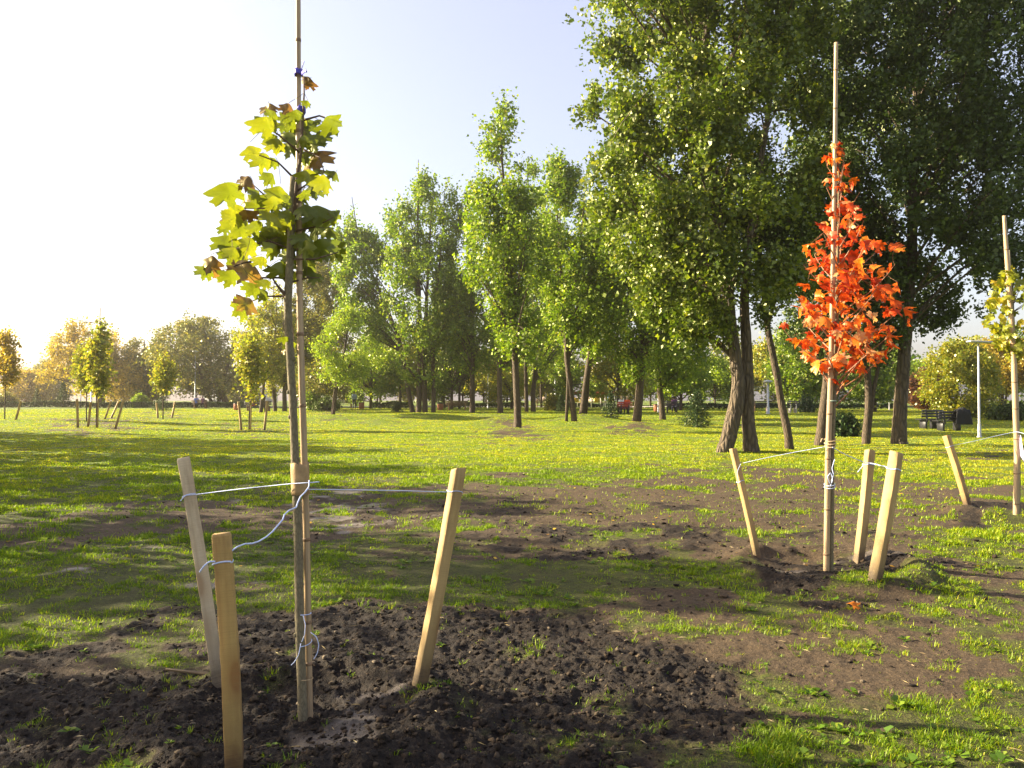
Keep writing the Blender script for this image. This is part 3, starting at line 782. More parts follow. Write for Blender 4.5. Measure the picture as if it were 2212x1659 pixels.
tree('poplar_tree', 'leafy poplar with low hanging crown over a leaning trunk, left of the great poplar', 'tree', DIST(1375, 916), (1375, 916),
     [[(1374, 920, 22), (1378, 880, 18), (1383, 820, 17), (1388, 760, 15), (1392, 660, 13), (1390, 540, 10), (1385, 420, 5), (1384, 340, 2)]],
     [(330, 1350, 1420), (420, 1300, 1470), (520, 1280, 1500), (620, 1290, 1500), (700, 1300, 1490), (760, 1310, 1470), (815, 1340, 1430)],
     36000, .15, 'poplar_leaf', 'bark_thin', GP, wisp=1.3, gap=.44, nbranch=40, shell=.5)
tree('poplar_tree', 'bushy poplar with a bare bowed trunk, close left of the great poplar', 'tree', DIST(1431, 906), (1431, 906),
     [[(1432, 910, 15), (1430, 870, 13), (1424, 830, 12), (1432, 780, 11), (1440, 690, 9), (1445, 560, 6), (1446, 470, 2)]],
     [(470, 1410, 1480), (560, 1390, 1530), (660, 1380, 1560), (740, 1385, 1540), (800, 1400, 1510), (835, 1420, 1470)],
     26000, .18, 'poplar_leaf', 'bark_thin', GP, wisp=1.3, gap=.44, nbranch=34, shell=.5)
tree('poplar_tree', 'poplar with a spire of leaves, its single trunk on a worn earth mound', 'tree', DIST(1118, 931), (1118, 931),
     [[(1118, 936, 19), (1117, 900, 16), (1116, 840, 14), (1112, 760, 13), (1106, 680, 11), (1098, 560, 9), (1090, 440, 7), (1084, 320, 4), (1081, 232, 1.5)]],
     [(226, 1066, 1096), (290, 1036, 1130), (370, 1018, 1152), (440, 1002, 1172), (520, 1000, 1180), (600, 1005, 1190), (660, 1020, 1185), (720, 1040, 1175), (775, 1070, 1150)],
     23000, .15, 'poplar_leaf', 'bark_thin', GP, wisp=1.3, gap=.47, nbranch=48, up=1.5, shell=.6, gap_scale=.8)
tree('poplar_tree', 'poplar with a bowed trunk forking halfway up, right of the spire poplar', 'tree', DIST(1240, 915), (1240, 915),
     [[(1242, 919, 15), (1236, 870, 12), (1228, 810, 11), (1223, 760, 10), (1222, 690, 8), (1212, 600, 6), (1205, 480, 4), (1200, 380, 1.5)], [(1223, 710, 7), (1232, 670, 6), (1245, 620, 5), (1256, 540, 4), (1262, 430, 1.5)]],
     [(345, 1180, 1235), (420, 1165, 1280), (500, 1160, 1320), (580, 1160, 1335), (660, 1165, 1330), (720, 1180, 1310), (760, 1210, 1270)],
     24000, .165, 'poplar_leaf', 'bark_thin', GP, wisp=1.3, gap=.49, nbranch=40, up=1.2)
tree('poplar_tree', 'poplar leaning right over the playground with exposed roots at its foot', 'tree', DIST(1258, 906), (1258, 906),
     [[(1256, 909, 16), (1260, 870, 12), (1266, 820, 11), (1274, 760, 10), (1284, 680, 8), (1294, 560, 6), (1300, 460, 2)], [(1266, 850, 5), (1274, 800, 4), (1280, 750, 4), (1300, 660, 2)]],
     [(440, 1270, 1330), (520, 1250, 1350), (600, 1240, 1360), (680, 1240, 1350), (740, 1255, 1330), (770, 1270, 1310)],
     14000, .16, 'poplar_leaf', 'bark_thin', GP, wisp=1.3, gap=.48, nbranch=30)
tree('poplar_tree', 'tall poplar with three close dark stems, the highest crown left of the spire poplar', 'tree', 62, (916, 892),
     [[(904, 896, 13), (906, 850, 11), (908, 780, 10), (908, 680, 8), (905, 560, 6), (904, 440, 4), (904, 345, 1.2)], [(918, 896, 13), (917, 840, 11), (916, 760, 10), (922, 640, 7), (928, 520, 4), (935, 420, 1.5)], [(936, 895, 10), (936, 850, 9), (934, 780, 8), (940, 660, 6), (955, 520, 3), (960, 410, 1.2)]],
     [(338, 892, 918), (400, 856, 960), (460, 828, 992), (530, 818, 1006), (600, 815, 1010), (680, 822, 1005), (760, 850, 985), (825, 870, 965)],
     29000, .20, 'poplar_leaf', 'bark_thin', GP, wisp=1.3, gap=.46, nbranch=50, up=1.5, gap_scale=.5, shell=.6)
tree('poplar_tree', 'poplar with a long trunk slanting left out of the three-stemmed clump', 'tree', 64, (890, 893),
     [[(893, 897, 12), (886, 860, 10), (876, 800, 9), (862, 730, 8), (838, 670, 7), (812, 610, 6), (790, 560, 5), (772, 500, 3), (760, 425, 1.2)]],
     [(422, 745, 772), (480, 728, 805), (550, 725, 840), (620, 728, 850), (690, 745, 850), (740, 770, 850)],
     18000, .20, 'poplar_leaf', 'bark_thin', GP, wisp=1.3, gap=.46, nbranch=34, up=1.2, gap_scale=.5)
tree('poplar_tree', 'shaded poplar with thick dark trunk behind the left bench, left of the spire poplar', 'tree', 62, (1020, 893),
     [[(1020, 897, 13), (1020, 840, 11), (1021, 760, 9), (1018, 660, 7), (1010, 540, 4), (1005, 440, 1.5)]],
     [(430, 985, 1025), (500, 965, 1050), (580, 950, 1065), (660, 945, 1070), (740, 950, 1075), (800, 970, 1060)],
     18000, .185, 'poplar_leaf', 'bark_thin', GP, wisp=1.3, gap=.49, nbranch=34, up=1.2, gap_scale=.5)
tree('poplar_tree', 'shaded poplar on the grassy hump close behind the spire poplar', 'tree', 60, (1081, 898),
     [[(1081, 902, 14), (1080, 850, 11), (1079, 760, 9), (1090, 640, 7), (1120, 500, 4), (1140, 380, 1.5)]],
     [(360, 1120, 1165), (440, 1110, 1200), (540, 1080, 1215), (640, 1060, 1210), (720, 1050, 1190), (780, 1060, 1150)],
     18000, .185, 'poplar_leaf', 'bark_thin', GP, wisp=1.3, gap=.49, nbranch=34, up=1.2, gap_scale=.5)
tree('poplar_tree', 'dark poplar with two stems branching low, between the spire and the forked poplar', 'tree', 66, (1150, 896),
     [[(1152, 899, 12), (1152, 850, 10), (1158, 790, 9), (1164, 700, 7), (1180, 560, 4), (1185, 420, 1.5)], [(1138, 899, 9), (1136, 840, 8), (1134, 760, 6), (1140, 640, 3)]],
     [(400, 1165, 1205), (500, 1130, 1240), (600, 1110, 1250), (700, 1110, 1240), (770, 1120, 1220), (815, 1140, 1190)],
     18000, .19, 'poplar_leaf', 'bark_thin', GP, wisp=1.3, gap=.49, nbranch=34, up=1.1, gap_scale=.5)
tree('small_tree', 'small bright lime-green tree with a thin leaning trunk on a low mound', 'tree', DIST(720, 900), (720, 900),
     [[(719, 904, 8), (724, 860, 6), (732, 810, 5.5), (742, 765, 5), (752, 710, 3), (756, 675, 1)], [(716, 890, 4), (722, 850, 4), (728, 800, 3), (728, 760, 2)]],
     [(668, 728, 770), (700, 700, 800), (735, 680, 825), (770, 668, 835), (800, 680, 830), (830, 700, 800)],
     15000, .15, 'robinia_leaf', 'bark_thin', None, gap=.44, nbranch=30, up=.6, gap_scale=.6, aspect=.5)
tree('small_tree', 'small green tree with a thin crooked trunk beside the bench with the red bag', 'tree', 64, (567, 892),
     [[(563, 896, 9), (566, 865, 7), (570, 830, 6), (575, 795, 5), (588, 760, 4), (596, 715, 2), (598, 650, 1)], [(574, 800, 4), (562, 775, 3), (545, 740, 2)]],
     [(640, 570, 620), (680, 535, 640), (720, 505, 650), (760, 498, 640), (790, 510, 620), (815, 530, 600)],
     14000, .16, 'yellow_leaf', 'bark_thin', None, gap=.44, nbranch=30, up=.6, gap_scale=.55)
tree('poplar_tree', 'grey-green tree rising behind the trunk of the near sapling, dark thick stem', 'tree', 68, (615, 892),
     [[(615, 896, 11), (615, 850, 9), (616, 790, 8), (625, 700, 6), (660, 620, 4), (690, 560, 1.5)]],
     [(545, 670, 705), (600, 640, 740), (660, 610, 760), (720, 600, 740), (780, 600, 700)],
     20000, .17, 'olive_leaf', 'bark_thin', None, gap=.45, nbranch=30, gap_scale=.5)
tree('poplar_tree', 'thin bare-stemmed tree just left of the near sapling, hung with yellow leaves', 'tree', 68, (592, 890),
     [[(595, 894, 9), (592, 850, 8), (588, 800, 7), (586, 730, 5), (590, 660, 3), (592, 600, 1)]],
     [(610, 575, 610), (670, 555, 630), (740, 550, 640), (800, 560, 625), (850, 570, 612)],
     9000, .16, 'yellow_leaf', 'bark_thin', None, gap=.45, nbranch=24, gap_scale=.5)
# slim trees of the far side of the grove
for (lab, x, y, lean, top, half, mat_, dd_) in (
    ('slender tree behind the person walking, forked low', 862, 893, 4, 700, 40, 'yellow_leaf', 82),
    ('slender straight tree just right of the walking person', 886 - 66, 889, 3, 690, 46, 'poplar_leaf', 84),
    ('thin upright tree beside the wooden bin left of the slatted bench', 960, 890, -3, 640, 44, 'poplar_leaf_dark', 84),
    ('slim tree with thin stem in front of the slatted bench', 992, 893, 2, 660, 42, 'poplar_leaf_dark', 80),
    ('slim upright tree right of the spire poplar, beyond the hedge', 1170, 893, -2, 650, 46, 'poplar_leaf', 88)):
    tree('slim_tree', lab, 'tree', dd_, (x, y), [[(x, y + 4, 6), (x + lean, (y + top) / 2, 4), (x + lean * 2, top, 1)]],
         [(top - 5, x - 8 + lean * 2, x + 8 + lean * 2), (top + 50, x - half * .8 + lean, x + half * .8 + lean), (top + 110, x - half, x + half), (y - 70, x - half * .7, x + half * .7)],
         9000, .19, mat_, 'bark_thin', 'slim trees behind the grove', gap=.46, nbranch=20, gap_scale=.45)
for (lab, x, dd_, top, half, mat_) in (
    ('airy tree filling the belt behind the near sapling and the lime-green tree', 690, 76, 590, 60, 'olive_leaf'),
    ('airy tree in the belt between the slanting poplar and the lime-green tree', 800, 80, 640, 60, 'poplar_leaf'),
    ('airy tree in the belt between the three-stemmed and the shaded poplar', 975, 78, 560, 56, 'poplar_leaf'),
    ('airy tree in the belt directly behind the spire poplar', 1105, 80, 600, 60, 'yellow_leaf'),
    ('airy tree in the belt behind the forked poplar', 1225, 76, 580, 60, 'poplar_leaf'),
    ('airy yellowing tree in the belt above the red bench', 1335, 78, 600, 58, 'yellow_leaf'),
    ('airy green tree in the belt left of the spruce, behind the bowed trunk', 1470, 72, 640, 56, 'poplar_leaf'),
    ('airy tree in the belt between the slim leaning poplar and the red maple', 1735, 66, 640, 54, 'poplar_leaf'),
    ('airy tree in the belt behind the red maple and its right stakes', 1890, 64, 680, 56, 'poplar_leaf')):
    tree('belt_tree', lab, 'tree', dd_, (x, 889), [[(x, 893, 7), (x + 3, 800, 6), (x - 3, (top + 780) / 2, 4), (x, top, 1)]],
         [(top - 8, x - 8, x + 8), (top + 60, x - half * .9, x + half * .9), (top + 130, x - half * 1.3, x + half * 1.3), (790, x - half * 1.4, x + half * 1.4), (862, x - half * .9, x + half * .9)],
         12500, .21, mat_, 'bark_thin', 'airy trees of the belt', gap=.50, nbranch=26, gap_scale=.42, per=10)
# left side: broad far trees in the glow
tree('broad_tree', 'broad round park tree with spreading dark limbs behind the tall street lamp', 'tree', 92, (475, 876),
     [[(492, 880, 14), (480, 850, 13), (465, 820, 11), (455, 790, 8), (445, 740, 5), (440, 695, 1.5)], [(470, 825, 8), (490, 790, 7), (505, 750, 4), (500, 720, 1.5)], [(462, 815, 7), (425, 790, 6), (395, 760, 4), (370, 740, 1.5)]],
     [(684, 400, 470), (710, 345, 500), (750, 320, 520), (790, 320, 530), (825, 350, 530), (855, 400, 510)],
     26000, .24, 'olive_leaf', 'bark_thin', None, gap=.43, nbranch=50, up=.5, gap_scale=.33, per=10)
tree('broad_tree', 'broad russet-brown tree behind the left group of staked saplings', 'tree', 96, (205, 874),
     [[(222, 878, 10), (222, 830, 9), (220, 780, 7), (218, 730, 4), (216, 690, 1.5)], [(222, 820, 7), (180, 780, 5), (140, 750, 2)]],
     [(690, 180, 245), (720, 130, 262), (760, 105, 285), (800, 110, 305), (835, 130, 310), (855, 170, 290)],
     22000, .24, 'amber_leaf', 'bark_thin', None, gap=.42, nbranch=44, up=.5, gap_scale=.33, per=10)
tree('broad_tree', 'low olive tree filling the gap between the russet tree and the round tree', 'tree', 100, (318, 874),
     [[(318, 878, 8), (318, 830, 7), (314, 780, 5), (312, 735, 1.5)]],
     [(722, 295, 335), (760, 270, 365), (800, 265, 375), (840, 275, 370), (862, 300, 350)],
     14000, .24, 'olive_leaf', 'bark_thin', None, gap=.42, nbranch=34, up=.5, gap_scale=.35, per=10)
for (lab, x, top, half, dd_, mat_) in (
    ('hazy far tree at the left edge of the lawn', 62, 800, 46, 128, 'amber_leaf'),
    ('hazy far tree with uneven top between the orange sapling and the russet tree', 112, 775, 42, 135, 'olive_leaf'),
    ('hazy far tree behind the russet tree, low and wide', 270, 790, 60, 130, 'amber_leaf'),
    ('hazy far tree right of the round park tree, above the grey wall', 520, 800, 40, 136, 'olive_leaf')):
    tree('far_tree', lab, 'tree', dd_, (x, 874), [[(x, 878, 8), (x, 830, 6), (x + 2, top, 1)]], [(top, x - half * .4, x + half * .4), (top + 25, x - half, x + half), (855, x - half, x + half), (868, x - half * .7, x + half * .7)],
         9000, .3, mat_, 'bark_thin', 'hazy trees at the far left', gap=.36, nbranch=20, up=.5, gap_scale=.3, per=9)
# right side
tree('broad_tree', 'rounded yellow-green tree right of the dark benches', 'tree', 48, (2068, 925),
     [[(2068, 930, 8), (2066, 890, 7), (2066, 850, 5), (2070, 800, 4), (2075, 740, 1)]],
     [(735, 2040, 2100), (770, 2015, 2130), (810, 2000, 2150), (850, 2000, 2155), (885, 2020, 2130), (905, 2045, 2105)],
     20000, .14, 'yellow_leaf', 'bark_thin', None, gap=.40, nbranch=34, gap_scale=.6)
tree('broad_tree', 'ochre and green tree with forked stems at the right edge, behind the grey lamp post', 'tree', 62, (2165, 905),
     [[(2165, 909, 8), (2166, 870, 7), (2164, 830, 6), (2160, 780, 4), (2158, 730, 1)], [(2166, 870, 5), (2178, 835, 4), (2190, 790, 2), (2200, 740, 1)], [(2164, 840, 4), (2150, 810, 3), (2140, 770, 1)]],
     [(735, 2120, 2200), (770, 2105, 2240), (810, 2110, 2250), (850, 2130, 2240)],
     16000, .17, 'amber_leaf', 'bark_thin', None, gap=.44, nbranch=34, gap_scale=.5)
tree('broad_tree', 'dull russet tree low behind the dark benches', 'tree', 74, (2010, 898),
     [[(2010, 902, 7), (2010, 860, 5), (2008, 820, 3), (2008, 800, 1)]],
     [(800, 1985, 2030), (830, 1960, 2045), (860, 1955, 2045), (882, 1975, 2030)], 8000, .18, 'russet_leaf', 'bark_thin', None, gap=.43, nbranch=24, gap_scale=.5)
# far bright understorey: a ring of young trees beyond the path
protos = {}
for k, (mat_, w, h) in enumerate((('yellow_leaf', 3.2, 6.0), ('poplar_leaf', 3.4, 7.5), ('robinia_leaf', 2.8, 5.2), ('olive_leaf', 3.6, 7.0))):
    tm, cm = tree_meshes('young_tree', [[(0, 0, -.05, .11), (.05, .02, h * .35, .09), (.1, 0, h * .7, .05), (.08, 0, h, .015)]],
                         [(h * .12, w * .30, 0), (h * .3, w * .85, 0), (h * .5, w, .1), (h * .75, w * .75, 0), (h, w * .15, 0)], 9000, .22, 900 + k, gap=.44, gap_scale=.45, nbranch=26, per=9)
    tm.materials.append(M['bark_thin']); cm.materials.append(M[mat_]); protos[k] = (tm, cm)
FAR = [(640, 96, 1, 1.1, 'young tree behind the near sapling, low and bright'), (690, 92, 0, .9, 'young yellow tree behind the lime-green tree'), (770, 98, 0, 1.0, 'young yellowing tree above the walking person'),
       (815, 104, 1, 1.1, 'young green tree right of the walking person, beyond the hedge'), (865, 100, 0, .9, 'young yellow tree seen left of the slanting poplar stem'), (905, 108, 3, 1.1, 'young olive tree behind the three dark stems'),
       (955, 100, 0, 1.0, 'young yellow tree behind the wooden bin'), (1000, 106, 1, 1.0, 'young green tree behind the slatted bench'), (1045, 98, 0, .9, 'young yellow tree behind the pale lamp post'), (1095, 104, 2, 1.1, 'young lime tree behind the spire poplar'),
       (1150, 110, 3, 1.1, 'young olive tree behind the twin dark stems'), (1215, 106, 0, .95, 'young yellow tree left of the playground'), (1300, 118, 2, .9, 'young lime tree above the playground roof'), (1350, 104, 0, 1.1, 'young yellow tree behind the red bench'),
       (1405, 98, 1, 1.0, 'young green tree beyond the bare bowed trunk'), (1460, 96, 0, .95, 'young yellow tree left of the dark spruce'), (1545, 88, 2, .9, 'young lime tree right of the dark spruce'), (1660, 96, 0, 1.15, 'young yellow tree behind the slim leaning poplar'),
       (1720, 90, 0, .9, 'young yellow tree over the mesh fence'), (1765, 100, 1, 1.1, 'young green tree behind the leaning dark poplar'), (1835, 92, 0, 1.0, 'young yellow tree right of the red maple cane'), (1905, 98, 0, 1.0, 'young yellow tree left of the sunlit trunk'),
       (1985, 90, 2, .9, 'young lime tree right of the sunlit trunk'), (2120, 88, 0, 1.1, 'young yellow tree behind the grey lamp post'), (2195, 84, 1, 1.0, 'young green tree at the right edge behind the right sapling'), (1590, 112, 3, 1.2, 'young olive tree hidden behind the great poplar')]
for k, (x, d_, pi, sc, lab) in enumerate(FAR):
    p = P(x, 880, d_); p[2] = float(gz(p[0], p[1])) - .05
    r_ = thing('young_tree', lab, 'tree', p, k * 1.3, 'young trees beyond the path')
    sc *= 1.22; r_.scale = (sc, sc, sc * (.92 + .2 * random.random()))
    tr_ = obj('trunk', protos[pi][0], None, r_); cr_ = obj('crown', protos[pi][1], None, r_)
# trees just outside the view on the sunny side, which keep the foreground in shade
SHADE = [(-31.0, 33.0, 11.6, 3.7), (-22.6, 26.8, 9.0, 3.5), (-18.8, 20.4, 8.4, 3.3), (-15.6, 14.8, 7.9, 3.1), (-13.2, 10.0, 7.8, 2.9), (-12.2, 5.9, 6.7, 2.1)]
tm, cm = tree_meshes('shade_tree', [[(0, 0, -.05, .22), (.1, 0, 3, .17), (.1, .1, 6, .10), (0, 0, 10, .02)]], [(1.2, 1.4, 0), (2.2, 3.0, 0), (4.5, 3.6, 0), (7, 3.0, 0), (9, 1.6, 0), (10, .5, 0)], 5200, .27, 950, gap=.46, gap_scale=.55, nbranch=30)
tm.materials.append(M['bark_thin']); cm.materials.append(M['olive_leaf'])
for k, (x, y, h, w) in enumerate(SHADE):
    r_ = thing('park_tree', 'broad leafy park tree of the row along the sunny left side of the lawn', 'tree', (x, y, float(gz(x, y)) - .05), k * 1.1, 'row of park trees left of the lawn')
    r_.scale = (w / 3.6, w / 3.6, h / 10)
    obj('trunk', tm, None, r_); obj('crown', cm, None, r_)
# ---------------------------------------------------------------- conifers, shrubs, hedges
def conifer(name, label, d, xd, ytop, ybase, halfw, seed, mat='needle', group=None, openness=1.0):
    r = np.random.default_rng(seed)
    b = P(xd, ybase, d); b[2] = float(gz(b[0], b[1])) - .03
    h = (ybase - ytop) / F * d; R = halfw / F * d
    mb = MB(); mb.tube([(0, 0, -.05), (0, 0, h * .5), (.01, 0, h)], [.03 * h + .01, .018 * h, .004], 7)
    pts, dr = [], []
    nl = max(7, int(h / .16))
    for k in range(nl):
        z = h * (.04 + .95 * (k / nl) ** .92); L = R * (1 - (k / nl)) ** .85 * (.85 + .3 * r.random()) + .04
        for q in range(9):
            a = q / 9 * 2 * PI + k * 1.1 + r.normal(0, .15); Lq = L * (.75 + .4 * r.random())
            tip = np.array([math.cos(a) * Lq, math.sin(a) * Lq, z + Lq * (.05 + .12 * r.random())])
            mid = np.array([math.cos(a) * Lq * .5, math.sin(a) * Lq * .5, z - Lq * .02])
            mb.tube([(0, 0, z), mid, tip], [.008, .006, .003], 3, False)
            m = int(26 * openness * (.4 + Lq / max(R, .1)))
            u = r.random(m)[:, None] ** .7
            c = np.array([0, 0, z]) * (1 - u) + tip * u + r.normal(0, .03 + .03 * R, (m, 3))
            pts.append(c); dr.append(np.tile(tip - np.array([0, 0, z]), (m, 1)) + r.normal(0, .35 * Lq, (m, 3)))
    C = np.concatenate(pts); Dn = unit(np.concatenate(dr))
    V = leaves_mesh(C, Dn, .11 + .02 * R, r, .28, .1, .05)
    t_ = thing(name, label, 'conifer', b, 0, group)
    obj('trunk', mb.mesh('conifer_trunk', True), M['bark_thin'], t_)
    obj('crown', mesh_np('conifer_crown', V, np.arange(len(V)), np.full(len(V) // 4, 4)), M[mat], t_)
    return t_
GC = 'young conifers on the lawn'
conifer('spruce_tree', 'dark young spruce left of the great poplar', DIST(1505, 922), 1505, 843, 924, 36, 1, group=GC, openness=1.5)
conifer('pine_tree', 'little pine with a bare leader beside the red bench', DIST(1322, 909), 1320, 846, 909, 19, 2, group=GC)
conifer('pine_tree', 'little pine left of the playground, by the lamp post', 66, 1211, 862, 902, 11, 3, group=GC)
conifer('spruce_tree', 'small conifer in the hazy left, behind the left hedge end', 84, 136, 836, 892, 16, 4, 'needle', GC)
conifer('spruce_tree', 'tiny slim conifer near the left bench', 92, 80, 842, 884, 10, 5, 'needle', GC)
conifer('pine_tree', 'low wide pine in front of the left hedge by the small staked tree', 70, 350, 862, 895, 24, 6, 'needle', GC)
conifer('pine_tree', 'low pine bush left of the slim trees, beside the leaning poplar', 66, 955 - 98, 872, 893, 12, 7, 'needle', GC)
def shrub(label, d, xd, ytop, ybase, halfw, mat, seed, n=5000, leaf=.14):
    r = np.random.default_rng(seed); b = P(xd, ybase, d); b[2] = float(gz(b[0], b[1])) - .03
    h = (ybase - ytop) / F * d; R = halfw / F * d
    tm_, cm_ = tree_meshes('shrub', [[(0, 0, -.02, .05), (0, 0, h * .5, .035), (0, 0, h, .01)], [(.1, 0, -.02, .04), (R * .4, 0, h * .6, .015)], [(-.1, 0, -.02, .04), (-R * .4, 0, h * .6, .015)]],
                           [(0.05, R * .7, 0), (h * .35, R, 0), (h * .75, R * .75, 0), (h, R * .2, 0)], n, leaf, seed, gap=.36, gap_scale=1.2, nbranch=18, per=8)
    t_ = thing('shrub', label, 'shrub', b, 0, 'shrubs')
    obj('stems', tm_, M['bark_thin'], t_); obj('foliage', cm_, M[mat], t_)
shrub('dark shrub behind the red maple cane', 32, 1818, 906, 948, 26, 'needle', 21)
shrub('bushy green shrub at the left edge under the hazy trees', 88, 12, 862, 894, 22, 'olive_leaf', 22)
shrub('low green spreading shrub at the foot of the slatted bench left of the walking person', 70, 705, 872, 896, 32, 'poplar_leaf_dark', 23)
shrub('green shrub behind the near sapling trunk, right of it', 74, 672, 850, 894, 20, 'poplar_leaf', 24)
shrub('dark shrub at the right edge beyond the right sapling', 44, 2180, 895, 932, 40, 'poplar_leaf_dark', 25)
shrub('rounded shrub left of the little pine by the lamp post', 72, 1192, 872, 903, 15, 'olive_leaf', 26)
shrub('small green bush between the hazy left hedge and the tall street lamp', 86, 302, 858, 884, 16, 'poplar_leaf', 27)
shrub('dark round bush behind the mesh fence, right of the slim leaning poplar', 62, 1742, 880, 905, 12, 'needle', 28)
def hedge(label, x0, x1, d, h, seed, dep=.8):
    r = np.random.default_rng(seed)
    a, b = P(x0, 880, d), P(x1, 880, d)
    L = b[0] - a[0]; n = int(L * 520)
    x = r.random(n) * L; y = (r.random(n) - .5) * dep; z = h * r.random(n) ** .6
    top = r.random(n) < .4; z[top] = h * (.92 + .14 * r.random(top.sum()))
    fr = ~top & (r.random(n) < .7); y[fr] = -dep / 2 - .04 + .12 * r.random(fr.sum())
    z = z * (.86 + .3 * vnoise(x * .9, 0 * x, 0, seed)) 
    gzz = gz(a[0] + x, a[1] + y)
    C = np.stack([x, y, z + gzz], 1)
    V = leaves_mesh(C, unit(r.normal(0, 1, (n, 3))), .16, r, .7, .0, .1)
    o = obj('hedge', mesh_np('hedge', V, np.arange(4 * n), np.full(n, 4)), M['needle']); o.location = (a[0], a[1], 0)
    tag(o, label, 'hedge', 'low clipped hedges')
hedge('long low clipped hedge along the far left edge of the lawn', -40, 560, 84, .55, 31)
hedge('low clipped hedge between the walking person and the slanting poplar stem', 805, 885, 82, .65, 32)
hedge('low clipped hedge behind the wooden bins and the slatted bench', 945, 1135, 86, .55, 33)
hedge('low clipped hedge between the lamp post and the playground', 1205, 1330, 88, .45, 34)
hedge('low clipped hedge behind the spruce and the great poplar', 1440, 1930, 78, .50, 35)
hedge('low clipped hedge at the far right behind the dark benches', 2090, 2290, 62, .55, 36)

# ---------------------------------------------------------------- path and far things
def strip(name, pts0, pts1, mat, lift):
    V, Fc = [], []
    for k, (a, b) in enumerate(zip(pts0, pts1)):
        for (x, y) in (a, b): V.append((x, y, float(gz(x, y)) + lift))
        if k: Fc.append((2*k-2, 2*k, 2*k+1, 2*k-1))
    mb = MB(); mb.add(V, Fc); o = mb.build(name, mat); tag(o, kind='structure'); return o
M['path'] = plain_mat('path', (.42, .38, .33), .9, .15, 1.2)
xs = np.linspace(-75, 75, 61)
strip('path', [(x, 89.5 + .9 * math.sin(x * .05)) for x in xs], [(x, 93.5 + .9 * math.sin(x * .05)) for x in xs], M['path'], .05)
def building(label, d, x0, x1, ytop, floors, cols, mat, depth, rz=0.2):
    a, b = P(x0, 870, d), P(x1, 870, d); W = b[0] - a[0]; c = (a + b) / 2
    zt = P(x0, ytop, d)[2]; z0 = float(gz(c[0], c[1])) - .3; Hh = zt - z0
    t_ = thing('apartment_block', label, 'building', (c[0], c[1], z0), rz)
    mb = MB(); mb.box((0, depth / 2, Hh / 2), (W, depth, Hh)); mb.build('wall', M[mat], t_)
    mb = MB(); mb.box((0, depth / 2, Hh + .4), (W + .8, depth + .8, .8)); mb.build('roof', M['concrete'], t_)
    mb = MB(); mb.box((0, depth / 2, Hh + 1.8), (W * .3, depth * .4, 2.0)); mb.build('stairhead', M['concrete'], t_)
    n = 0
    for f in range(floors):
        for q in range(cols):
            if n >= 100: break
            n += 1
            wx = -W / 2 + W * (q + .5) / cols; wz = Hh * (f + .55) / floors
            w, h = W / cols * .5, Hh / floors * .5
            mb = MB(); mb.box((wx, -.04, wz), (w, .1, h)); wn = mb.build('window', M['glass'], t_)
            mb = MB()
            for sx in (-1, 1): mb.box((wx + sx * w / 2, -.08, wz), (w * .1, .14, h * 1.1))
            for sz in (-1, 1): mb.box((wx, -.08, wz + sz * h / 2), (w * .9, .13, h * .1))
            mb.build('frame', M['white_post'], wn)
building('distant pinkish tower block glimpsed above the playground', 330, 1294, 1326, 792, 12, 4, 'facade_pink', 16)
building('long low grey building beyond the far left lawn', 210, 440, 566, 845, 3, 14, 'facade_grey', 14, 0.0)
building('distant pale tower glimpsed through the gap right of the spire poplar', 360, 1176, 1190, 770, 12, 2, 'facade_pink', 14, .1)
# mesh fence of the sports ground
def fence(label, d, x0, x1, h, n):
    a, b = P(x0, 885, d), P(x1, 885, d); z = float(gz((a[0]+b[0])/2, d)) ; L = b[0] - a[0]
    t_ = thing('mesh_fence', label, 'fence', (a[0], d, z), 0, 'green mesh fences')
    for k in range(n + 1):
        mb = MB(); mb.tube([(L*k/n, 0, -.2), (L*k/n, 0, h)], .045, 6); mb.build('post', M['white_post'], t_)
    mb = MB()
    for k in range(int(L / .28)): mb.tube([(k*.28, -.06, .05), (k*.28, -.06, h)], .012, 3, False)
    for k in range(9): mb.tube([(0, -.075, .08 + (h-.12)*k/8), (L, -.075, .08 + (h-.12)*k/8)], .014, 3, False)
    mb.build('mesh_panel', M['mesh_green'], t_)
fence('pale green mesh fence behind the great poplar and the slim leaning poplar', 92, 1625, 1925, 2.4, 8)
fence('pale green mesh fence in the gap behind the dark benches', 96, 1975, 2130, 3.0, 4)

# ---------------------------------------------------------------- park furniture
def make_bench(loc, rz, label, wood, leg, width=1.9, group='park benches'):
    t_ = thing('park_bench', label, 'bench', loc, rz, group)
    mb = MB()
    for k in range(4): mb.box((0, .06 + .115 * k, .45), (width, .095, .035), bev=.006)
    mb.build('seat', M[wood], t_)
    mb = MB()
    rot = Matrix.Rotation(math.radians(-10), 3, 'X')
    for k in range(3): mb.box((0, -.02 - .025 * k, .60 + .13 * k), (width, .034, .095), rot, .006)
    mb.build('backrest', M[wood], t_)
    for s in (-1, 1):
        mb = MB(); x = s * (width / 2 - .28)
        mb.box((x, .22, .2), (.10, .44, .44), bev=.012); mb.box((x, -.015, .62), (.085, .05, .62), Matrix.Rotation(math.radians(-10), 3, 'X'), .01)
        mb.build('leg', M[leg], t_)
    return t_
def gp(x, d, y=885):
    p = P(x, y, d); p[2] = float(gz(p[0], p[1])); return p
make_bench(gp(42, 100), .05, 'bench at the far left by the bushy green shrub', 'bench_wood', 'bench_leg')
make_bench(gp(298, 100), 0, 'bench behind the left hedge, left of the tall street lamp', 'bench_wood', 'bench_leg')
make_bench(gp(557, 70), .03, 'bench with people and a red bag, left of the near sapling', 'bench_dark', 'bench_leg', 2.45)
make_bench(gp(744, 82), 0, 'bench just left of the walking person', 'bench_dark', 'bench_leg', 1.9)
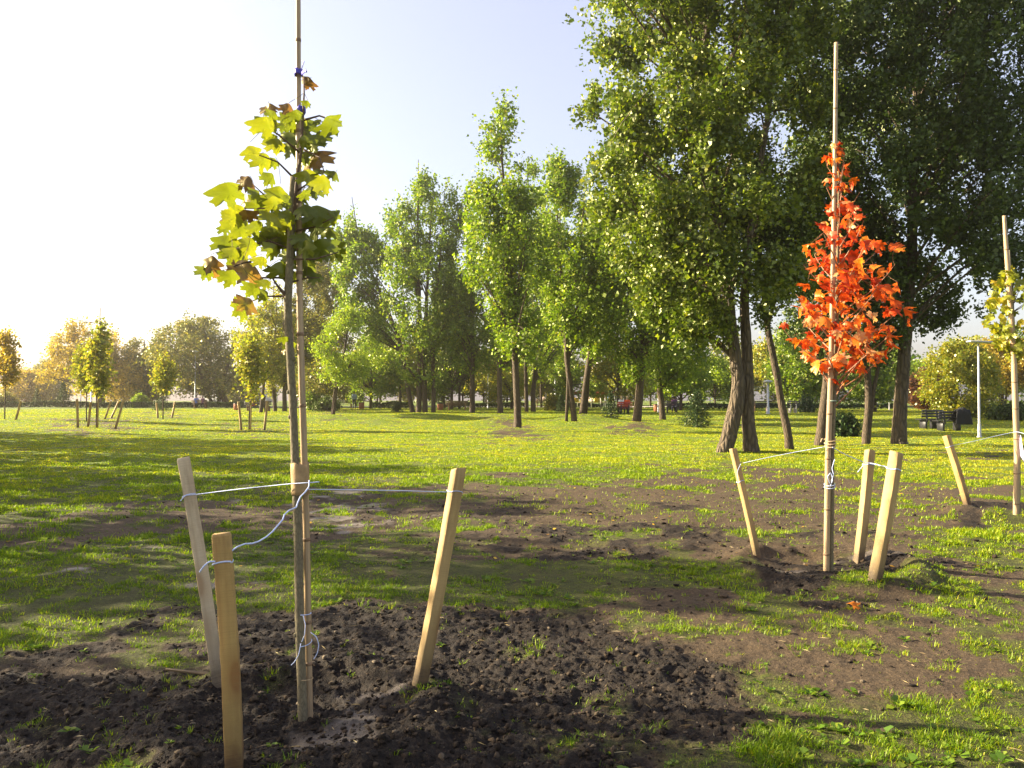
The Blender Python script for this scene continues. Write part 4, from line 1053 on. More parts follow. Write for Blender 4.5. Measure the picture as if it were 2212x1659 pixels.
make_bench(gp(987, 71), 0, 'slatted bench with stout legs left of the spire poplar', 'bench_wood', 'bench_leg', 2.05)
make_bench(gp(1062, 92), 0, 'far bench partly hidden behind the hump of the spire poplar', 'bench_dark', 'bench_leg', 1.7)
make_bench(gp(1170, 88), 0, 'brown far bench between the twin dark stems and the lamp post', 'bench_wood', 'bench_leg', 1.6)
make_bench(gp(1350, 58), .12, 'red bench with two people sitting on it', 'bench_red', 'dark_iron', 1.15)
make_bench(gp(1452, 62), -.1, 'dark bench with a person in plum, left of the spruce', 'bench_dark', 'dark_iron', 1.3)
make_bench(gp(1645, 66), 0, 'dark bench behind the great poplar by the mesh fence', 'bench_dark', 'bench_leg', 1.7)
make_bench(gp(1714, 60), 0, 'small dark bench right of the slim leaning poplar', 'bench_dark', 'concrete', 1.0)
make_bench(gp(2012, 37), .15, 'left one of the two dark benches standing end to end on the right lawn', 'bench_dark', 'dark_iron', 1.1)
make_bench(gp(2056, 35.5), .10, 'right one of the two dark benches, with a black coat over its end', 'bench_dark', 'dark_iron', 1.35)
def litter_bin(x, d, label):
    t_ = thing('litter_bin', label, 'bin', gp(x, d), 0, 'wooden litter bins')
    mb = MB(); mb.lathe([(.22, 0), (.25, .04), (.25, .60), (.235, .62), (.20, .62)], 14)
    for k in range(14):
        a = (k + .5) / 14 * 2 * PI; mb.box((math.cos(a)*.256, math.sin(a)*.256, .32), (.035, .09, .56), Matrix.Rotation(a, 3, 'Z'), .008)
    mb.build('body', M['bin_wood'], t_)
    mb = MB(); mb.lathe([(.275, .60), (.285, .63), (.275, .66), (.21, .66), (.19, .60)], 14); mb.build('rim', M['dark_iron'], t_)
litter_bin(511, 74, 'wooden litter bin at the left end of the bench with the red bag')
litter_bin(781, 78, 'wooden litter bin just right of the walking person')
litter_bin(951, 74, 'wooden litter bin at the left end of the slatted bench')
litter_bin(1428 - 9, 66, 'pale wooden litter bin at the foot of the bare bowed trunk')

GL = 'lamp posts'
def lamp(x, ytop, d, label, kind='disc', arm=0, w=.06, mat='steel', group=GL, name='lamp_post'):
    b = gp(x, d); h = P(x, ytop, d)[2] - b[2]
    t_ = thing(name, label, 'lamp post', b, 0, group)
    mb = MB(); mb.lathe([(w * 2.2, 0), (w * 2.2, .03), (w * 1.5, .05), (w * 1.3, .5), (w, .56), (w * .8, h)], 10); mb.build('pole', M[mat], t_)
    if kind == 'disc':
        mb = MB(); mb.lathe([(.05, h - .05), (.10, h), (.34, h + .10), (.36, h + .15), (.22, h + .22), (.05, h + .25)], 16); mb.build('lamp_head', M['steel'], t_)
    elif kind == 'arm':
        mb = MB(); mb.tube([(0, 0, h - .1), (arm * .3, 0, h + .02), (arm, 0, h + .08)], .035, 6); mb.build('arm', M['steel'], t_)
        mb = MB(); mb.box((arm * 1.25, 0, h + .06), (abs(arm) * .7, .22, .07), bev=.03); mb.build('lamp_head', M['steel'], t_)
    elif kind == 'flat':
        mb = MB(); mb.box((.1, 0, h + .06), (1.0, .34, .07), Matrix.Rotation(.05, 3, 'Y'), .02); mb.build('lamp_head', M['steel'], t_)
    return t_
lamp(421, 762, 88, 'tall street lamp with a disc head in front of the round park tree')
lamp(174, 742, 84, 'pale lamp post behind the left group of staked saplings', 'arm', .5)
lamp(1199, 780, 92, 'grey lamp post with a side arm left of the forked poplar', 'arm', -.9)
lamp(1054, 800, 84, 'thin pale lamp post left of the hump of the spire poplar', 'disc', w=.05)
lamp(2115, 742, 30.5, 'grey lamp post with a flat head right of the dark benches', 'flat', w=.045)
lamp(1659, 828, 58, 'plain pale lamp post behind the slim leaning poplar', 'disc', w=.09)
lamp(1431 - 9, 824, 63, 'pale lamp post beside the bare bowed trunk', 'disc', w=.05)
lamp(1534, 760, 96, 'far thin lamp post in the sky gap left of the great poplar', 'arm', -.8, w=.06)
lamp(2010, 796, 86, 'far thin lamp post seen in the sky gap right of the sunlit trunk', 'arm', -.8, w=.06)
for (x, yt, d, lab) in ((1384, 868, 68, 'short pale post right of the red bench'), (1880, 850, 74, 'white post behind the fork of the thin dark poplar'), (1895, 840, 80, 'white post left of the sunlit trunk'), (1921, 855, 72, 'pale post close behind the sunlit trunk')):
    b = gp(x, d); h = P(x, yt, d)[2] - b[2]
    mb = MB(); mb.lathe([(.075, 0), (.075, .04), (.055, .06), (.055, h - .05), (.065, h - .05), (.065, h), (.03, h + .03)], 10)
    o = mb.build('post', M['white_post']); o.location = [float(q) for q in b]; o.name = 'pale_post'; tag(o, lab, 'post', 'pale posts')
# mast with a forked bracket, tilted panel and long thin arm
b = gp(197, 86); t_ = thing('solar_lamp', 'mast with forked bracket, tilted panel and long thin arm against the white sky', 'lamp post', b)
h = P(197, 716, 86)[2] - b[2]
mb = MB(); mb.lathe([(.16, 0), (.16, .05), (.09, .1), (.06, h)], 10); mb.build('pole', M['steel'], t_)
mb = MB(); mb.tube([(0, 0, h - .05), (-.45, 0, h + .9)], .035, 6); mb.tube([(0, 0, h - .05), (.25, 0, h + .9)], .035, 6); mb.build('bracket', M['steel'], t_)
mb = MB(); mb.box((.05, 0, h + .98), (1.2, .7, .07), Matrix.Rotation(.15, 3, 'Y'), .02); mb.build('panel', M['dark_iron'], t_)
mb = MB(); mb.tube([(-.5, 0, h + .95), (-1.2, 0, h + 1.15), (-2.6, 0, h + 1.75)], [.05, .045, .03], 6); mb.build('arm', M['steel'], t_)
# playground frame
b = gp(1290, 84); t_ = thing('playground_frame', 'playground climbing frame with red roof beams and yellow panels', 'playground', b, .05); t_.scale = (1, 1, .66)
W = 5.4
for k in range(8):
    mb = MB(); x = -W/2 + W*k/7; mb.tube([(x, (k % 2) * 1.6, -.1), (x, (k % 2) * 1.6, 2.45)], .05, 8); mb.build('post', M['white_post'], t_)
for yk in (0, 1.6):
    mb = MB(); mb.box((0, yk, 2.42), (W + .3, .12, .26), bev=.02)
    for k in range(12): mb.box((-W/2 + W*(k+.5)/12, yk + .02, 2.62), (W/12*.6, .1, .14), bev=.02)
    mb.build('roof_beam', M['play_red'], t_)
for k in (0, 1, 3, 5):
    mb = MB(); x = -W/2 + W*(k+.5)/7; mb.box((x, -.08, 1.35), (W/7*.8, .05, .75), bev=.02); mb.build('panel', M['play_yellow'], t_)
mb = MB(); mb.box((0, .8, .95), (W*.7, 1.4, .08), bev=.02); mb.build('deck', M['bench_leg'], t_)
mb = MB()
for k in range(9): mb.tube([(W*.12 + k*.22, -.3, -.05), (W*.12 + k*.22, -.3, .85)], .022, 5)
mb.tube([(W*.12, -.3, .85), (W*.12 + 8*.22, -.3, .85)], .03, 6); mb.build('railing', M['white_post'], t_)
mb = MB(); mb.box((W*.30, .2, 1.5), (.9, .06, .9), bev=.2); mb.build('climbing_panel', M['play_blue'], t_)
# small white notice board in the gap at the right
b = gp(2052, 74); t_ = thing('notice_board', 'small blank white board on a thin post behind the right dark bench', 'board', b)
mb = MB(); mb.tube([(0, 0, -.1), (0, 0, 1.35)], .03, 6); mb.build('post', M['steel'], t_)
mb = MB(); mb.box((0, -.06, 1.15), (.52, .04, .42), bev=.01); mb.build('panel', M['white_post'], t_)

# ---------------------------------------------------------------- people
def skin(name, J, E, root, mat, parent, sub=2):
    names = list(J); idx = {k: i for i, k in enumerate(names)}
    me = bpy.data.meshes.new(name); me.from_pydata([J[k][0] for k in names], [(idx[a], idx[b]) for a, b in E], [])
    o = bpy.data.objects.new(name, me); COL.objects.link(o)
    sk = o.modifiers.new('Skin', 'SKIN'); sk.use_smooth_shade = True
    for k in names:
        r_ = J[k][1]; sv = me.skin_vertices[0].data[idx[k]]
        sv.radius = (r_, r_) if not isinstance(r_, tuple) else r_
        sv.use_root = (k == root)
    ss = o.modifiers.new('Sub', 'SUBSURF'); ss.levels = sub; ss.render_levels = sub
    dg = bpy.context.evaluated_depsgraph_get(); dg.update()
    nm = bpy.data.meshes.new_from_object(o.evaluated_get(dg)); nm.name = name
    bpy.data.objects.remove(o)
    return obj(name, nm, mat, parent)
def person(label, loc, rz, pose, top, legs, hair, group=None, scale=1.0, skirt=False):
    """pose 'walk' or 'sit'"""
    t_ = thing('person', label, 'person', loc, rz, group); t_.scale = (scale,) * 3
    J = {'pelvis': ((0, 0, .93), (.135, .10)), 'waist': ((0, 0, 1.08), (.12, .09)), 'chest': ((0, .01, 1.30), (.145, .10)), 'neck0': ((0, 0, 1.46), .055), 'neck': ((0, .01, 1.52), .05),
         'jaw': ((0, .035, 1.58), (.062, .07)), 'head': ((0, .02, 1.65), (.078, .095)), 'top': ((0, .01, 1.71), (.06, .07)), 'nose': ((0, .125, 1.625), .010)}
    E = [('pelvis', 'waist'), ('waist', 'chest'), ('chest', 'neck0'), ('neck0', 'neck'), ('neck', 'jaw'), ('jaw', 'head'), ('head', 'top'), ('head', 'nose')]
    if pose == 'sit':
        for k in J: p, r_ = J[k]; J[k] = ((p[0], p[1], p[2] - .40), r_)
    dz = -.40 if pose == 'sit' else 0
    for s, n in ((-1, 'l'), (1, 'r')):
        sw = .10 * s if pose == 'walk' else 0
        J['sh' + n] = ((s*.17, 0, 1.41 + dz), .058)
        if pose == 'walk':
            J['el' + n] = ((s*.225, -.03 - sw, 1.14), .042); J['wr' + n] = ((s*.235, .06 - sw * 1.6, .90), .028); J['pa' + n] = ((s*.235, .075 - sw*1.7, .84), (.020, .036)); hd = np.array([0, .12, -1.])
        else:
            J['el' + n] = ((s*.215, .04, 1.16 + dz), .042); J['wr' + n] = ((s*.12, .28, 1.06 + dz), .028); J['pa' + n] = ((s*.10, .34, 1.05 + dz), (.036, .020)); hd = np.array([0, 1., -.15])
        E += [('chest', 'sh' + n), ('sh' + n, 'el' + n), ('el' + n, 'wr' + n), ('wr' + n, 'pa' + n)]
        pa = np.array(J['pa' + n][0])
        for q in range(4):
            o_ = np.array([0, (q - 1.5) * .018, 0]) if pose == 'walk' else np.array([(q - 1.5) * .018, 0, 0])
            k1, k2 = f'f{q}a{n}', f'f{q}b{n}'
            J[k1] = (tuple(pa + o_ * .9 + hd * .045), .009); J[k2] = (tuple(pa + o_ + hd * (.078 - .006 * abs(q - 1.4)) + np.array([-s*.012, 0, 0])), .0075)
            E += [('pa' + n, k1), (k1, k2)]
        J['th' + n] = (tuple(pa + np.array([-s*.035, .02, 0]) + hd * .012), .0095); E.append(('pa' + n, 'th' + n))
        J['hip' + n] = ((s*.09, 0, .88 + dz), .085)
        if pose == 'walk':
            J['kn' + n] = ((s*.095, .06 + sw * .9, .48), .056); J['an' + n] = ((s*.095, -.04 + sw * 2.2, .09), .038); J['toe' + n] = ((s*.105, .11 + sw * 2.2, .035), (.04, .03))
        else:
            J['kn' + n] = ((s*.11, .42, .50), .060); J['an' + n] = ((s*.11, .40, .09), .038); J['toe' + n] = ((s*.12, .55, .035), (.04, .03))
        E += [('pelvis', 'hip' + n), ('hip' + n, 'kn' + n), ('kn' + n, 'an' + n), ('an' + n, 'toe' + n)]
    skin('body', J, E, 'pelvis', M['skin'], t_)
    def sub(keys, grow, extra=None):
        Jn = {}
        for k in keys:
            p, r_ = J[k]; Jn[k] = (p, tuple(q + grow for q in r_) if isinstance(r_, tuple) else r_ + grow)
        return Jn, [(a, b) for a, b in E if a in Jn and b in Jn]
    Jn, En = sub(['pelvis', 'waist', 'chest', 'neck0', 'shl', 'shr', 'ell', 'elr', 'wrl', 'wrr'], .022); skin('jacket', Jn, En, 'waist', M[top], t_)
    Jn, En = sub(['pelvis', 'hipl', 'hipr', 'knl', 'knr', 'anl', 'anr'], .016); skin('trousers', Jn, En, 'pelvis', M[legs], t_)
    for n in 'lr':
        Jn, En = sub(['an' + n, 'toe' + n], .012); skin('shoe', Jn, En, 'an' + n, M['cloth_black'], t_)
    hz = dz
    Hj = {'a': ((0, -.01, 1.68 + hz), (.085, .095)), 'b': ((0, .0, 1.735 + hz), (.065, .075)), 'c': ((0, -.05, 1.60 + hz), (.075, .06)), 'd': ((0, -.07, 1.50 + hz), (.06, .04))}
    skin('hair', Hj, [('a', 'b'), ('a', 'c'), ('c', 'd')], 'a', M[hair], t_)
    return t_
person('person in pale blue jacket and dark trousers walking away along the path', gp(765, 78), .15, 'walk', 'cloth_paleblue', 'cloth_navy', 'hair_dark')
person('person in a white top sitting on the bench with the red bag', gp(570, 70) + np.array([0, .25, 0]), 0, 'sit', 'cloth_white', 'cloth_navy', 'hair_dark')
person('fair-haired person in orange sitting on the red bench, right of the other', gp(1356, 58) + np.array([0, .25, 0]), 0.1, 'sit', 'cloth_orange', 'cloth_navy', 'hair_fair')
person('fair-haired person in white sitting on the red bench, left of the person in orange', gp(1343, 58) + np.array([0, .25, 0]), 0.1, 'sit', 'cloth_white', 'cloth_navy', 'hair_fair')
person('person in plum sitting on the dark bench left of the spruce', gp(1458, 62) + np.array([0, .25, 0]), -.1, 'sit', 'cloth_plum', 'cloth_navy', 'hair_dark')
person('person in blue sitting under the tall street lamp', gp(424, 82) + np.array([0, .0, -.0]), .3, 'sit', 'cloth_blue', 'cloth_navy', 'hair_dark')
person('person in dark red sitting right of the person in blue, under the round park tree', gp(438, 82), -.3, 'sit', 'cloth_plum', 'cloth_black', 'hair_dark')
make_bench(gp(431, 82), 0, 'low bench under the tall street lamp with two people on it', 'bench_wood', 'bench_leg', 1.7)
mb = MB(); mb.box((0, 0, .16), (.42, .2, .32), bev=.06); o = mb.build('bag_body', M['cloth_red']); bag = thing('bag', 'red bag standing on the seat of the bench left of the near sapling', 'bag', gp(545, 70) + np.array([0, .25, .47])); o.parent = bag; o.name = 'body'
mb = MB(); mb.tube([(-.1, 0, .31), (-.06, 0, .44), (.06, 0, .44), (.1, 0, .31)], .014, 6); mb.build('handle', M['cloth_red'], bag)
# black coat draped on the bench end
p = gp(2078, 35.4); ct = MB(); r_ = np.random.default_rng(5)
U, Vv = np.meshgrid(np.linspace(-.36, .36, 18), np.linspace(0, 1, 26))
prof_y = np.interp(Vv, [0, .35, .47, .6, 1], [-.16, -.14, -.06, .10, .46]); prof_z = np.interp(Vv, [0, .35, .45, .55, .7, .85, 1], [.30, .84, .98, .99, .72, .56, .52])
prof_z = prof_z + .05 * (vnoise(U * 9, Vv * 7, 0, 3) - .5) + .10 * np.exp(-(U / .2) ** 2) * (np.abs(Vv - .5) < .2); prof_y = prof_y + .06 * (vnoise(U * 8, Vv * 5, 2, 4) - .5)
VV = np.stack([U * (1 + .12 * np.cos(Vv * 7)), prof_y, prof_z], -1).reshape(-1, 3); n_ = 18; Fc = [(a*n_+b, a*n_+b+1, (a+1)*n_+b+1, (a+1)*n_+b) for a in range(25) for b in range(17)]
ct.add(VV, Fc); o = ct.build('coat', M['cloth_black'], None, True); o.location = [float(q) for q in p]; o.modifiers.new('Solid', 'SOLIDIFY').thickness = .03; o.rotation_euler.z = .1
tag(o, 'black coat draped in a heap over the end of the right dark bench', 'coat')
# ---------------------------------------------------------------- stakes
STK = []; SH = []
def sring(i, x, y, d, slope=.006, rad=.003):
    """a loop of string lying tight on stake number i at the height of photo point (x, y)"""
    B, q, hx, hy = STK[i]; p = P(x, y, d); R_ = np.array(q.to_matrix()); z = float((p - B) @ R_[:, 2])
    a, b = hx + rad * .6, hy + rad * .6; pts = []
    for (u0, v0), (u1, v1) in (((-a, -b), (a, -b)), ((a, -b), (a, b)), ((a, b), (-a, b)), ((-a, b), (-a, -b))):
        for t_ in (0.04, .35, .65, .96): pts.append((u0 + (u1 - u0) * t_, v0 + (v1 - v0) * t_, z + slope * math.sin(len(pts) * .8)))
    pts.append(pts[0])
    return np.array(pts) @ R_.T + B
def stake(label, top, base, dt, db, width, spin, mat, group, seed, thick=None):
    r = np.random.default_rng(seed)
    nb_ = hit(base[0], base[1], db * .85, db * 1.15); T = P(top[0], top[1], dt + nb_ - db); B = P(base[0], base[1], nb_)
    ax = T - B; L = np.linalg.norm(ax); ax /= L
    thick = thick or width * .9
    rings = 26; zs = np.concatenate([[-.30], np.linspace(-.12, L - .012, rings - 2), [L]])
    hx, hy = width / 2, thick / 2; bv = width * .03
    prof = np.array([(-hx+bv, -hy), (hx-bv, -hy), (hx, -hy+bv), (hx, hy-bv), (hx-bv, hy), (-hx+bv, hy), (-hx, hy-bv), (-hx, -hy+bv)])
    V = []
    tilt = r.normal(0, .10, 2)
    for k, z in enumerate(zs):
        s = .25 if k == 0 else (.93 if k == len(zs) - 1 else 1.0)
        w = r.normal(0, width * .012, prof.shape)
        bow = width * .10 * math.sin(z / L * PI)
        q = prof * s + w + [bow, 0]
        zz = np.full(8, z)
        if k >= len(zs) - 2: zz = zz + q @ tilt
        V.append(np.column_stack([q, zz]))
    V = np.concatenate(V); Fc = []
    for k in range(len(zs) - 1):
        for j in range(8): Fc.append((k*8+j, k*8+(j+1) % 8, (k+1)*8+(j+1) % 8, (k+1)*8+j))
    Fc.append(tuple(range(7, -1, -1))); Fc.append(tuple((len(zs)-1)*8 + j for j in range(8)))
    mb = MB(); mb.add(V, Fc); o = mb.build('wooden_stake', M[mat])
    o.location = B
    q = Vector((0, 0, 1)).rotation_difference(Vector(ax)) @ Quaternion((0, 0, 1), spin)
    o.rotation_mode = 'QUATERNION'; o.rotation_quaternion = q
    tag(o, label, 'stake', group)
    STK.append((B, q, hx, hy)); SH.append(nb_ - db)
    return o
GS1, GS2, GS3 = 'stakes round the near sapling', 'stakes round the red maple', 'stakes round the far saplings'
stake('pale whitish stake leaning left beyond the yellow-brown front stake', (396, 988), (472, 1475), 4.35, 4.26, .062, .35, 'wood_pale', GS1, 1)
stake('yellow-brown knotty square stake standing nearest, at the bottom edge left of the sapling', (478, 1152), (507, 1668), 3.22, 3.24, .066, .22, 'wood_yellow', GS1, 2)
stake('tan stake leaning right with a knot near its foot, right of the near sapling', (991, 1012), (908, 1472), 4.40, 4.26, .062, .62, 'wood_tan', GS1, 3)
d_ = float(REDMAPLE[1])
stake('thin weathered stake leaning left with a dark muddy foot, left of the red maple', (1583, 969), (1636, 1202), 7.75, 7.62, .058, .5, 'wood_tan', GS2, 4, .045)
stake('yellow stake just right of the red maple, the more upright of the two there', (1879, 973), (1855, 1210), 7.6, 7.44, .074, .30, 'wood_tan', GS2, 5)
stake('yellow stake leaning right, nearest of the red maple stakes', (1937, 976), (1890, 1252), 6.85, 6.72, .086, .62, 'wood_tan', GS2, 6)
stake('single yellow stake leaning left beside the right-edge sapling', (2044, 941), (2090, 1090), 11.5, 11.3, .078, .4, 'wood_yellow', GS3, 7)

# ---------------------------------------------------------------- string
def twine(label, pts, rad=.0025, mat='twine', name='twine', wob=.0, group='strings tying the saplings', extra=()):
    mb = MB()
    for pp in (pts,) + tuple(extra):
        pp = np.array(pp, float); n = max(8, len(pp) * 6)
        t0 = np.linspace(0, 1, len(pp)); t1 = np.linspace(0, 1, n)
        q = np.stack([np.interp(t1, t0, pp[:, c]) for c in range(3)], 1)
        if len(pp) > 2 and len(pp) != 17:
            for _ in range(3): q[1:-1] = (q[:-2] + 2 * q[1:-1] + q[2:]) / 4
        if wob: q += np.random.default_rng(len(pp)).normal(0, wob, q.shape)
        mb.tube(q, rad, 6)
    o = mb.build(name, M[mat], None, True); tag(o, label, 'string', group); return o
def ring(c, rx, ry, n=20, ph=0.0, tilt=0.0):
    a = np.linspace(0, 2 * PI, n) + ph
    return np.stack([c[0] + np.cos(a) * rx, c[1] + np.sin(a) * ry, c[2] + tilt * np.sin(a * 1.0 + .6)], 1)
D1 = float(SAPLING[1])
def Pd(x, y, d=None): return P(x, y, D1 if d is None else d)
twine('taut white string from the pale leaning stake to the wrapped sapling', [Pd(394, 1078, 4.36 + SH[0]), Pd(400, 1070, 4.29 + SH[0]), Pd(424, 1068, 4.29 + SH[0]), Pd(520, 1056, 4.08 + SH[0] * .6), Pd(628, 1045, 3.78), Pd(662, 1043, 3.73), Pd(690, 1041, 3.74)],
      extra=[sring(0, 409, 1070, 4.335 + SH[0]), [Pd(404, 1068, 4.29 + SH[0]), Pd(396, 1074, 4.27 + SH[0]), Pd(390, 1082, 4.27 + SH[0])]])
twine('taut pale string from the sapling to the tan stake at its right', [Pd(662, 1057, 3.80), Pd(760, 1058, 3.98 + SH[2] * .35), Pd(870, 1060, 4.15 + SH[2] * .7), Pd(972, 1063, 4.33 + SH[2])], .0022, extra=[sring(2, 983, 1062, 4.385 + SH[2])])
fx = [(500, 1190), (513, 1181), (529, 1175), (545, 1174), (558, 1170), (575, 1160), (589, 1148), (601, 1134), (611, 1122), (614, 1112), (625, 1102), (640, 1096), (643, 1086), (649, 1073), (660, 1062), (667, 1052), (668, 1038)]
twine('slack wavy white string from the front stake up to the sapling', [Pd(x, y, 3.24 + SH[1] + (.50 - SH[1]) * k / (len(fx) - 1)) for k, (x, y) in enumerate(fx)], .0034,
      extra=[sring(1, 482, 1213, 3.225 + SH[1]), [P(465, 1213, 3.18 + SH[1]), P(452, 1213, 3.17 + SH[1]), P(440, 1223, 3.16 + SH[1]), P(431, 1236, 3.16 + SH[1])]])
sc = P(656, 1325, D1 + .01)
twine('thin white string tied low round the sapling trunk and its cane', ring(sc, .036, .030), .0022)
sc = P(657, 1388, D1 + .01)
twine('frayed string with dangling ends near the foot of the sapling', ring(sc, .037, .031, 20, 0, .012), .0022, extra=[[P(671, 1366, D1 - .02), P(684, 1376, D1 - .03), P(689, 1393, D1 - .03), P(686, 1410, D1 - .03), P(678, 1424, D1 - .03)], [P(650, 1390, D1 - .03), P(645, 1415, D1 - .035), P(636, 1430, D1 - .035), P(629, 1437, D1 - .035)], [P(655, 1330, D1 - .03), P(660, 1350, D1 - .035), P(658, 1372, D1 - .035), P(652, 1386, D1 - .03)]])
sc = P(659, 1465, D1 + .01)
twine('dark old cord round the very foot of the sapling and cane', ring(sc, .038, .031), .0024, 'rope')

# ---------------------------------------------------------------- maple leaves
ML = [(0, 1.0), (.08, .84), (.20, .79), (.155, .68), (.235, .60), (.36, .68), (.53, .79), (.56, .66), (.68, .58), (.58, .50), (.50, .42), (.64, .39), (.76, .27), (.60, .17), (.42, .11), (.22, .0), (.05, -.05)]
ML2 = [(0, 1.0), (.10, .82), (.20, .77), (.17, .65), (.19, .55), (.33, .60), (.50, .67), (.46, .53), (.52, .43), (.39, .36), (.32, .29), (.42, .21), (.43, .10), (.25, .04), (.08, -.02)]
def maple_leaves(mb, C, tipdir, normal, width, tint, r, shape=ML, curl=.28):
    out = shape + [(-x, y) for x, y in reversed(shape[1:])]
    out = np.array(out + []); wmax = np.abs(out[:, 0]).max() * 2
    for c, t_, n_, w, ti in zip(C, tipdir, normal, width, tint):
        n_ = n_ / np.linalg.norm(n_); t_ = t_ - n_ * np.dot(t_, n_); t_ /= np.linalg.norm(t_) + 1e-9; s_ = np.cross(t_, n_)
        sx = w / wmax * (.85 + .3 * r.random()); sy = w / wmax * (.9 + .25 * r.random()); sk = r.normal(0, .12)
        x = (out[:, 0] + sk * (out[:, 1] - .4) * .5) * sx; y = (out[:, 1] - .38) * sy
        cu = curl * (.3 + 1.2 * r.random()); cv = r.normal(0, .25)
        def zf(x, y): return -cu * (x * x / w) * 2.0 + cv * (y * y / w) * 1.2 - .5 * cu * np.abs(x) + .05 * w * np.sin(x / w * 9 + y / w * 7 + cu * 30)
        # inner ring halfway for curvature
        ix, iy = x * .5, y * .5
        k = len(out)
        z = zf(x, y); zi = zf(ix, iy)
        V = np.concatenate([np.stack([x, y, z], 1), np.stack([ix, iy, zi], 1), [[0, 0, .02 * w]]])
        V = c + V[:, :1] * s_ + V[:, 1:2] * t_ + V[:, 2:] * n_
        j = np.arange(k); j2 = (j + 1) % k
        q = np.stack([j, j2, k + j2, k + j], 1)
        tr = np.stack([k + j, k + j2, np.full(k, 2 * k)], 1)
        Fc = [tuple(a) for a in q] + [tuple(a) for a in tr]
        mb.add(V, Fc, np.clip(np.concatenate([ti + r.normal(.03, .05, k), np.full(k, ti), [ti - .08]]), 0, 1))
def stem_tube(mb, rows, d, sides=12, rough=.06, doff=0.0, dens=.06):
    pts = np.array([P(x, y, d + doff) for x, y, w in rows]); rad = np.array([w / F * d / 2 for x, y, w in rows])
    n = max(10, int(np.linalg.norm(pts[-1] - pts[0]) / dens)); s = np.linspace(0, 1, len(rows)); u = np.linspace(0, 1, n)
    # parametrise by height so that sample spacing is even
    L = np.concatenate([[0], np.cumsum(np.linalg.norm(np.diff(pts, axis=0), axis=1))]); L /= L[-1]
    q = np.stack([np.interp(u, L, pts[:, c]) for c in range(3)] + [np.interp(u, L, rad)], 1)
    for _ in range(2): q[1:-1] = (q[:-2] + 2 * q[1:-1] + q[2:]) / 4
    mb.tube(q[:, :3], q[:, 3], sides, True, rough)
    return q
def cane(label, rows, d, doff, base, seed, gap=.34):
    r = np.random.default_rng(seed)
    mb = MB(); q = stem_tube(mb, rows, d, 12, .02, doff, .05)
    o = thing('support_cane', label, 'cane', base, 0, 'support canes')
    mb.build('shaft', M['cane'], o, True, base)
    zs = np.arange(.3, 4.8, gap)
    for z in zs:
        z = z + r.normal(0, .03); zz = q[0, 2] + z
        if zz > q[-1, 2] - .05: break
        k = np.argmin(np.abs(q[:, 2] - zz)); p = q[k]
        nb = MB(); nb.lathe([(p[3] * 1.0, -.010), (p[3] * 1.10, -.004), (p[3] * 1.12, .002), (p[3] * 1.0, .009)], 12, p[:3]); nb.build('joint_ring', M['cane_node'], o, True, base)
    return o, q
def bend(a, b, r, amp=.1, n=6):
    m = (a + b) / 2 + r.normal(0, amp * np.linalg.norm(b - a), 3) + np.array([0, 0, -.05 * np.linalg.norm(b - a)])
    u = np.linspace(0, 1, n)[:, None]; return (1 - u) ** 2 * a + 2 * u * (1 - u) * m + u ** 2 * b

# ---- near sapling (green and yellow maple)
r = np.random.default_rng(11)
base = np.array([SAPLING[0], SAPLING[1], ground_z(SAPLING[0], SAPLING[1])])
near = thing('maple_sapling', 'young maple with large backlit yellow-green leaves, tied to a tall cane between three stakes', 'sapling', base)
mb = MB()
trunk = [(655, 1590, 21), (654, 1545, 20.5), (651, 1440, 20), (648, 1388, 19.5), (644, 1144, 19), (639, 1030, 18), (634, 900, 16.5), (628, 790, 16.5), (621, 660, 17), (624, 610, 17), (628, 520, 16), (632, 430, 16), (634, 382, 15)]
q = stem_tube(mb, trunk, D1, 14, .10, 0, .04)
mb.build('trunk', M['bark_sapling'], near, True, base)
for (x, y, s_) in ((636, 1158, .009), (650, 1375, .011), (626, 770, .012), (634, 900, .009), (642, 1060, .009), (645, 1260, .009), (636, 985, .009), (630, 838, .010)):
    p = P(x, y, D1); k = np.argmin(np.abs(q[:, 2] - p[2])); sgn = r.choice([-1, 1])
    c = q[k, :3] + np.array([sgn * q[k, 3] * .85, -.006, 0])
    V = IV * np.array([s_, s_ * .9, s_ * 1.2]) * (1 + .3 * (vnoise(IV[:, 0] * 2 + x, IV[:, 1] * 2, IV[:, 2] * 2) - .5)[:, None]) + c
    kn = MB(); kn.add(V, IF); kn.build('bud_scar', M['bark_sapling'], near, True, base)
tw = MB()
lead = np.array([P(x, y, D1 - .02) for x, y in ((636, 470), (640, 400), (650, 330), (655, 250), (657, 200), (656, 168))]); tw.tube(lead, np.linspace(.009, .003, len(lead)), 7)
BR = [((626, 648), [(612, 632), (600, 618), (588, 600), (582, 575)]), ((584, 580), [(560, 560), (520, 570), (480, 585)]), ((630, 520), [(600, 460), (570, 420), (548, 400)]), ((630, 470), [(590, 450), (530, 450), (495, 445)]),
      ((632, 420), [(660, 400), (690, 392)]), ((634, 500), [(680, 490), (720, 470)]), ((632, 560), [(680, 560), (730, 545)]), ((640, 390), [(600, 350), (560, 335)]), ((648, 330), [(600, 290), (575, 275)]), ((650, 320), [(690, 340), (700, 370)]),
      ((654, 260), [(690, 250), (720, 262)]), ((632, 540), [(580, 520), (500, 540)]), ((628, 600), [(560, 600), (500, 600)]), ((626, 640), [(570, 640), (520, 660)]), ((628, 610), [(665, 600), (690, 600)])]
ends = []
for a, bs in BR:
    pp = [P(a[0], a[1], D1)] + [P(x, y, D1 + r.normal(0, .05) * (k + 1)) for k, (x, y) in enumerate(bs)]
    pp = np.array(pp); tw.tube(pp, np.linspace(.010 if a == (626, 648) else .006, .0025, len(pp)), 6); ends.append(pp[1:])
ends = np.concatenate(ends + [lead[2:]])
